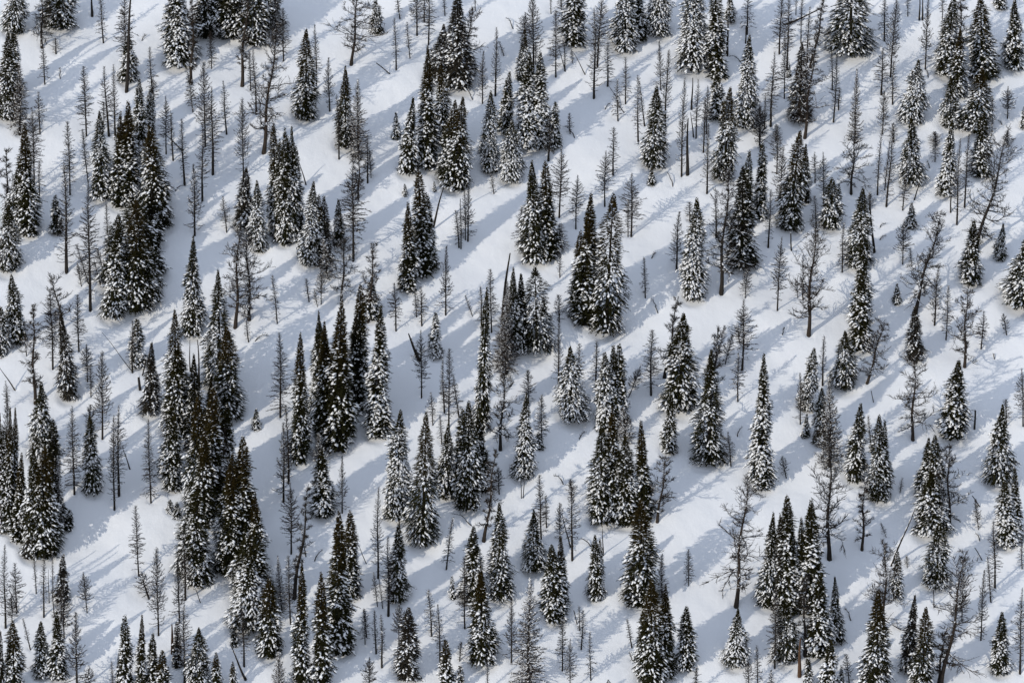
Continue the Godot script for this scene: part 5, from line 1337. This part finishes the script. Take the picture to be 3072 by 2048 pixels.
		["spruce_tree", 5.44, -40.43, 8.03, 1.78, -0.029, "b", "mid-sized brown-topped narrow spruce, bottom edge, middle"],
		["bare_tree", -45.74, -41.42, 4.47, 1.64, -0.067, "", "short wide-branched bare tree right of a small greyish spruce, bottom edge, far left"],
		["spruce_tree", 13.98, -39.63, 11.72, 4.10, -0.013, "b", "towering brown-topped slim spruce right of a mid-sized snow-flecked spruce, lower part, centre right"],
		["bare_tree", -53.36, -41.08, 5.49, 1.74, -0.010, "", "mid-sized twiggy bare tree above a short bare tree, bottom edge, far left"],
		["spruce_tree", 30.24, -40.61, 10.13, 1.67, -0.017, "", "tall snow-flecked narrow spruce right of a towering snow-flecked spruce, left of a tall snow-flecked spruce"],
		["spruce_tree", 28.92, -40.70, 11.13, 1.67, -0.016, "d", "tall greyish narrow spruce, lower part, right"],
		["spruce_tree", 31.21, -40.41, 10.48, 2.27, -0.017, "", "tall snow-flecked narrow spruce left of a towering snow-flecked spruce, right of a tall snow-flecked spruce"],
		["bare_tree", -13.31, -41.71, 8.84, 1.77, 0.015, "", "tall thin bare tree, bottom edge, centre left"],
		["bare_tree", -50.38, -41.74, 6.98, 1.23, 0.028, "", "mid-sized thin bare tree left of a short dead pole, bottom edge, far left"],
		["spruce_tree", 29.65, -40.46, 13.06, 3.10, -0.016, "", "towering snow-flecked narrow spruce left of a tall snow-flecked spruce, lower part, right"],
		["spruce_tree", 32.29, -40.57, 12.63, 3.10, -0.018, "", "towering snow-flecked narrow spruce right of a towering snow-flecked spruce, lower part, right"],
		["dead_pole", -49.21, -41.86, 2.45, 0.27, -0.084, "", "short dark dead pole leaning left, bottom edge, far left"],
		["fallen_branch", 36.42, -42.01, 35.87, 1.02, -40.934, "", "small twiggy fallen branch, bottom edge, right"],
		["bare_tree", -48.47, -42.33, 4.57, 1.95, 0.074, "", "mid-sized wide-branched bare tree leaning right, bottom edge, far left"],
		["bare_tree", 48.36, -42.58, 5.54, 2.03, -0.005, "", "mid-sized wide-branched bare tree, bottom edge, far right"],
		["bare_tree", -35.73, -42.66, 7.04, 1.91, -0.009, "", "mid-sized twiggy bare tree, bottom edge, left"],
		["bare_tree", -23.79, -42.65, 7.61, 1.77, -0.032, "", "tall twiggy bare tree below a towering dead snag, bottom edge, left"],
		["dead_pole", 7.00, -42.77, 1.44, 0.19, -0.237, "", "stubby dark dead pole leaning left, bottom edge, middle"],
		["bare_tree", -53.72, -42.94, 3.31, 1.64, 0.021, "", "short wide-branched bare tree below a mid-sized bare tree, bottom edge, far left"],
		["spruce_tree", 4.60, -42.10, 8.33, 3.00, -0.043, "", "tall snow-flecked slim spruce below and left of a mid-sized brown-topped spruce, bottom edge, middle"],
		["bare_tree", -54.37, -43.31, 9.32, 1.77, 0.015, "", "tall thin bare tree left of a short bare tree, bottom edge, far left"],
		["bare_tree", -5.07, -43.26, 7.97, 1.91, -0.014, "", "tall twiggy bare tree above a tall brown-topped spruce, bottom edge, middle"],
		["bare_tree", 7.26, -43.61, 2.59, 0.68, -0.030, "", "tiny twiggy bare tree, bottom edge, middle"],
		["dead_snag", 39.92, -43.54, 9.79, 4.28, -0.010, "", "tall thick-trunked spreading dead snag, bottom edge, far right"],
		["bare_tree", -37.88, -44.50, 9.66, 2.44, -0.000, "", "tall twiggy bare tree above and left of a short dead pole, bottom edge, left"],
		["bare_tree", -8.61, -44.55, 5.02, 1.57, -0.049, "", "mid-sized twiggy bare tree below and right of a tall snow-flecked spruce, bottom edge, centre left"],
		["spruce_tree", -28.30, -43.06, 8.90, 4.36, 0.031, "w", "tall snow-plastered cone-shaped spruce, bottom edge, left"],
		["bare_tree", -15.59, -44.57, 2.97, 1.51, -0.064, "", "short wide-branched bare tree above and right of a towering brown-topped spruce, bottom edge, centre left"],
		["bare_tree", -47.97, -44.77, 4.59, 2.31, -0.003, "", "mid-sized wide-branched bare tree, bottom edge, far left"],
		["bare_tree", 50.23, -44.86, 7.78, 1.78, 0.018, "", "tall twiggy bare tree, bottom edge, far right"],
		["bare_tree", -15.72, -45.57, 3.80, 1.02, -0.020, "", "short twiggy bare tree, bottom edge, centre left"],
		["spruce_tree", 34.75, -44.99, 7.20, 1.90, -0.042, "", "mid-sized snow-flecked narrow spruce, bottom edge, right"],
		["bare_tree", -12.09, -45.93, 4.55, 1.73, 0.007, "", "mid-sized wide-branched bare tree, bottom edge, centre left"],
		["spruce_tree", -29.53, -45.94, 2.01, 1.09, -0.152, "k", "tiny dark broad spruce leaning left, bottom edge, left"],
		["bare_tree", 12.82, -45.95, 3.09, 0.88, -0.160, "", "short twiggy bare tree leaning left, bottom edge, centre right"],
		["bare_tree", -51.46, -46.41, 3.44, 0.68, -0.205, "", "short thin bare tree leaning left, bottom edge, far left"],
		["bare_tree", 7.41, -46.04, 4.30, 1.29, 0.050, "", "short twiggy bare tree, bottom edge, middle"],
		["dead_pole", -36.25, -46.90, 3.15, 0.68, -0.001, "r", "short reddish dead pole, bottom edge, left"],
		["bare_tree", -14.50, -47.11, 4.72, 1.02, -0.035, "", "mid-sized twiggy bare tree right of a towering brown-topped spruce, bottom edge, centre left"],
		["dead_snag", 31.23, -47.47, 9.24, 2.13, -0.005, "", "tall thick-trunked narrow dead snag, bottom edge, right"],
		["spruce_tree", -18.49, -46.26, 15.71, 3.38, 0.010, "b", "towering brown-topped narrow spruce above and right of a towering brown-topped spruce, bottom edge, centre left"],
		["spruce_tree", 32.68, -47.06, 8.96, 3.20, 0.008, "", "tall snow-flecked slim spruce, bottom edge, right"],
		["spruce_tree", -25.81, -47.10, 8.52, 2.91, -0.002, "b", "tall brown-topped slim spruce, bottom edge, left"],
		["bare_tree", -5.58, -48.01, 2.01, 1.22, 0.071, "", "tiny wide-branched bare tree leaning right, bottom edge, middle"],
		["fallen_branch", 12.85, -48.01, 12.46, 0.73, -47.115, "", "small twiggy fallen branch below a short bare tree, bottom edge, centre right"],
		["bare_tree", -0.06, -48.62, 7.14, 1.89, 0.000, "", "tall twiggy bare tree right of a tall brown-topped spruce, bottom edge, middle"],
		["bare_tree", -28.51, -49.04, 7.56, 1.35, -0.011, "", "tall thin bare tree above a short dead pole, bottom edge, left"],
		["bare_tree", -7.68, -48.26, 6.86, 1.42, -0.015, "", "mid-sized thin bare tree, bottom edge, middle"],
		["spruce_tree", 29.31, -48.03, 6.72, 2.96, -0.034, "", "mid-sized snow-flecked cone-shaped spruce right of a tall bare tree, bottom edge, right"],
		["bare_tree", -13.85, -48.96, 5.71, 1.15, -0.004, "", "mid-sized thin bare tree right of a towering brown-topped spruce, bottom edge, centre left"],
		["bare_tree", 27.96, -49.05, 9.35, 2.24, -0.003, "", "tall twiggy bare tree, bottom edge, right"],
		["spruce_tree", -35.60, -48.75, 4.97, 1.22, 0.006, "d", "small greyish narrow spruce, bottom edge, left"],
		["spruce_tree", -3.13, -48.24, 10.60, 3.58, -0.024, "b", "tall brown-topped slim spruce, bottom edge, middle"],
		["spruce_tree", 23.96, -48.15, 6.08, 3.03, 0.006, "w", "mid-sized snow-plastered cone-shaped spruce, bottom edge, right"],
		["bare_tree", 5.37, -49.09, 5.93, 1.62, -0.003, "", "mid-sized twiggy bare tree above and right of a towering dead grey spruce, bottom edge, middle"],
		["spruce_tree", 18.54, -48.72, 6.87, 2.37, -0.004, "", "mid-sized snow-flecked slim spruce right of a tall brown-topped spruce, bottom edge, centre right"],
		["bare_tree", 54.01, -49.72, 9.47, 1.77, -0.005, "", "tall thin bare tree right of a towering dead snag, bottom edge, far right"],
		["spruce_tree", 42.07, -49.09, 8.39, 2.24, 0.075, "d", "tall greyish narrow spruce leaning right, bottom edge, far right"],
		["dead_pole", 30.52, -50.11, 4.05, 0.80, 0.012, "r", "short reddish dead pole, bottom edge, right"],
		["spruce_tree", 51.91, -49.32, 6.61, 2.41, 0.007, "", "mid-sized snow-flecked slim spruce, bottom edge, far right"],
		["dead_pole", -28.31, -50.65, 3.78, 0.46, -0.376, "", "short dark dead pole leaning left, bottom edge, left"],
		["spruce_tree", -49.97, -49.95, 6.05, 1.96, 0.006, "", "mid-sized snow-flecked slim spruce left of a mid-sized snow-flecked spruce, bottom edge, far left"],
		["bare_tree", 8.36, -50.92, 5.27, 1.28, -0.023, "", "mid-sized twiggy bare tree above and right of a mid-sized bare tree, bottom edge, centre right"],
		["dead_snag", 45.28, -50.77, 5.74, 1.42, 0.098, "", "shorter crooked narrow dead snag leaning right, bottom edge, far right"],
		["spruce_tree", -48.12, -50.20, 7.32, 2.49, -0.010, "", "mid-sized snow-flecked slim spruce right of a mid-sized snow-flecked spruce, bottom edge, far left"],
		["spruce_tree", 16.20, -49.77, 10.14, 3.10, 0.004, "b", "tall brown-topped slim spruce, bottom edge, centre right"],
		["bare_tree", 35.77, -51.52, 3.12, 1.30, -0.133, "", "short wide-branched bare tree leaning left, bottom edge, right"],
		["spruce_tree", -11.12, -49.77, 7.79, 2.90, 0.024, "d", "mid-sized greyish slim spruce, bottom edge, centre left"],
		["dead_snag", 45.49, -51.15, 14.89, 4.93, 0.155, "", "towering thick-trunked narrow dead snag leaning right, bottom edge, far right"],
		["bare_tree", -34.71, -51.61, 9.80, 1.75, 0.013, "", "tall thin bare tree above and left of a mid-sized snow-flecked spruce, bottom edge, left"],
		["spruce_tree", 14.28, -50.97, 7.94, 2.29, -0.059, "", "mid-sized snow-flecked slim spruce above and left of a towering brown-topped spruce, bottom edge, centre right"],
		["bare_tree", 26.07, -51.78, 4.74, 1.30, -0.039, "", "mid-sized twiggy bare tree, bottom edge, right"],
		["bare_tree", 25.12, -51.87, 2.99, 1.18, -0.053, "", "short wide-branched bare tree below and right of a mid-sized snow-plastered spruce, bottom edge, right"],
		["bare_tree", 27.49, -51.70, 2.00, 1.18, -0.015, "", "tiny wide-branched bare tree, bottom edge, right"],
		["bare_tree", -46.08, -52.22, 8.67, 2.69, 0.010, "", "tall twiggy bare tree right of a mid-sized snow-flecked spruce, bottom edge, far left"],
		["spruce_tree", 31.39, -51.74, 3.65, 1.30, -0.018, "", "small snow-flecked slim spruce below a tall dead snag, bottom edge, right"],
		["spruce_tree", 34.90, -52.26, 2.53, 0.83, -0.020, "", "tiny snow-flecked slim spruce, bottom edge, right"],
		["bare_tree", -42.19, -51.97, 3.42, 0.94, -0.055, "", "short twiggy bare tree, bottom edge, far left"],
		["spruce_tree", -22.38, -51.93, 14.11, 2.34, 0.022, "b", "towering brown-topped narrow spruce left of a towering brown-topped spruce, bottom edge, centre left"],
		["spruce_tree", -20.15, -51.96, 12.78, 2.61, 0.006, "b", "towering brown-topped narrow spruce right of a towering brown-topped spruce, bottom edge, centre left"],
		["bare_tree", -15.06, -52.37, 3.85, 1.62, -0.009, "", "short wide-branched bare tree below and right of a towering brown-topped spruce, bottom edge, centre left"],
		["bare_tree", -2.60, -52.56, 3.70, 0.54, 0.001, "", "short thin bare tree, bottom edge, middle"],
		["dead_spruce", 1.77, -51.94, 12.45, 4.02, -0.001, "", "towering dense dead grey spruce, bottom edge, middle"],
		["bare_tree", 6.15, -52.54, 5.97, 1.41, -0.003, "", "mid-sized twiggy bare tree below a mid-sized bare tree, bottom edge, middle"],
		["spruce_tree", 14.81, -51.28, 11.86, 3.49, -0.008, "b", "towering brown-topped slim spruce below and right of a mid-sized snow-flecked spruce, bottom edge, centre right"],
		["spruce_tree", -41.66, -51.88, 4.49, 0.81, 0.023, "k", "small dark narrow spruce, bottom edge, far left"],
		["bare_tree", -44.70, -52.68, 3.13, 1.48, -0.018, "", "short wide-branched bare tree right of a mid-sized snow-flecked spruce, bottom edge, far left"],
		["dead_spruce", -24.65, -52.66, 4.54, 2.02, 0.014, "", "shorter dense dead grey spruce left of a towering brown-topped spruce, bottom edge, left"],
		["spruce_tree", -33.25, -51.95, 6.74, 3.03, 0.029, "", "mid-sized snow-flecked cone-shaped spruce, bottom edge, left"],
		["spruce_tree", -31.34, -52.36, 4.31, 1.48, 0.018, "b", "small brown-topped slim spruce below and left of a tall bare tree, bottom edge, left"],
		["spruce_tree", -29.52, -52.28, 3.42, 1.08, -0.003, "b", "small brown-topped slim spruce below a tall bare tree, bottom edge, left"],
		["spruce_tree", -6.90, -51.97, 5.73, 2.02, -0.020, "b", "mid-sized brown-topped slim spruce, bottom edge, middle"],
		["spruce_tree", -5.41, -52.31, 2.98, 1.15, -0.020, "b", "small brown-topped cone-shaped spruce, bottom edge, middle"],
		["bare_tree", 19.51, -52.46, 2.99, 1.48, -0.011, "", "short wide-branched bare tree below and right of a mid-sized snow-flecked spruce, bottom edge, centre right"],
		["spruce_tree", 10.19, -52.82, 1.50, 0.81, -0.006, "", "tiny snow-flecked broad spruce, bottom edge, centre right"],
		["spruce_tree", 33.59, -52.61, 5.88, 2.23, 0.001, "", "mid-sized snow-flecked cone-shaped spruce below and right of a tall dead snag, bottom edge, right"],
		["spruce_tree", -52.69, -52.30, 7.84, 2.62, 0.004, "b", "mid-sized brown-topped slim spruce, bottom edge, far left"],
		["spruce_tree", 38.54, -52.54, 11.34, 3.56, -0.001, "b", "towering brown-topped slim spruce, bottom edge, right"],
		["spruce_tree", 43.40, -52.35, 9.69, 2.82, 0.024, "b", "tall brown-topped slim spruce, bottom edge, far right"],
		["spruce_tree", -40.81, -52.51, 9.02, 1.88, 0.000, "", "tall snow-flecked narrow spruce, bottom edge, far left"],
		["spruce_tree", -38.09, -52.79, 7.07, 1.75, 0.031, "", "mid-sized snow-flecked narrow spruce, bottom edge, left"],
		["spruce_tree", -39.28, -53.12, 9.42, 1.68, 0.036, "b", "tall brown-topped narrow spruce, bottom edge, far left"],
		["spruce_tree", -53.94, -53.48, 7.81, 1.07, 0.013, "k", "mid-sized dark narrow spruce, bottom edge, far left"],
		["spruce_tree", -36.84, -53.40, 5.53, 2.22, -0.004, "b", "mid-sized brown-topped cone-shaped spruce, bottom edge, left"],
	]
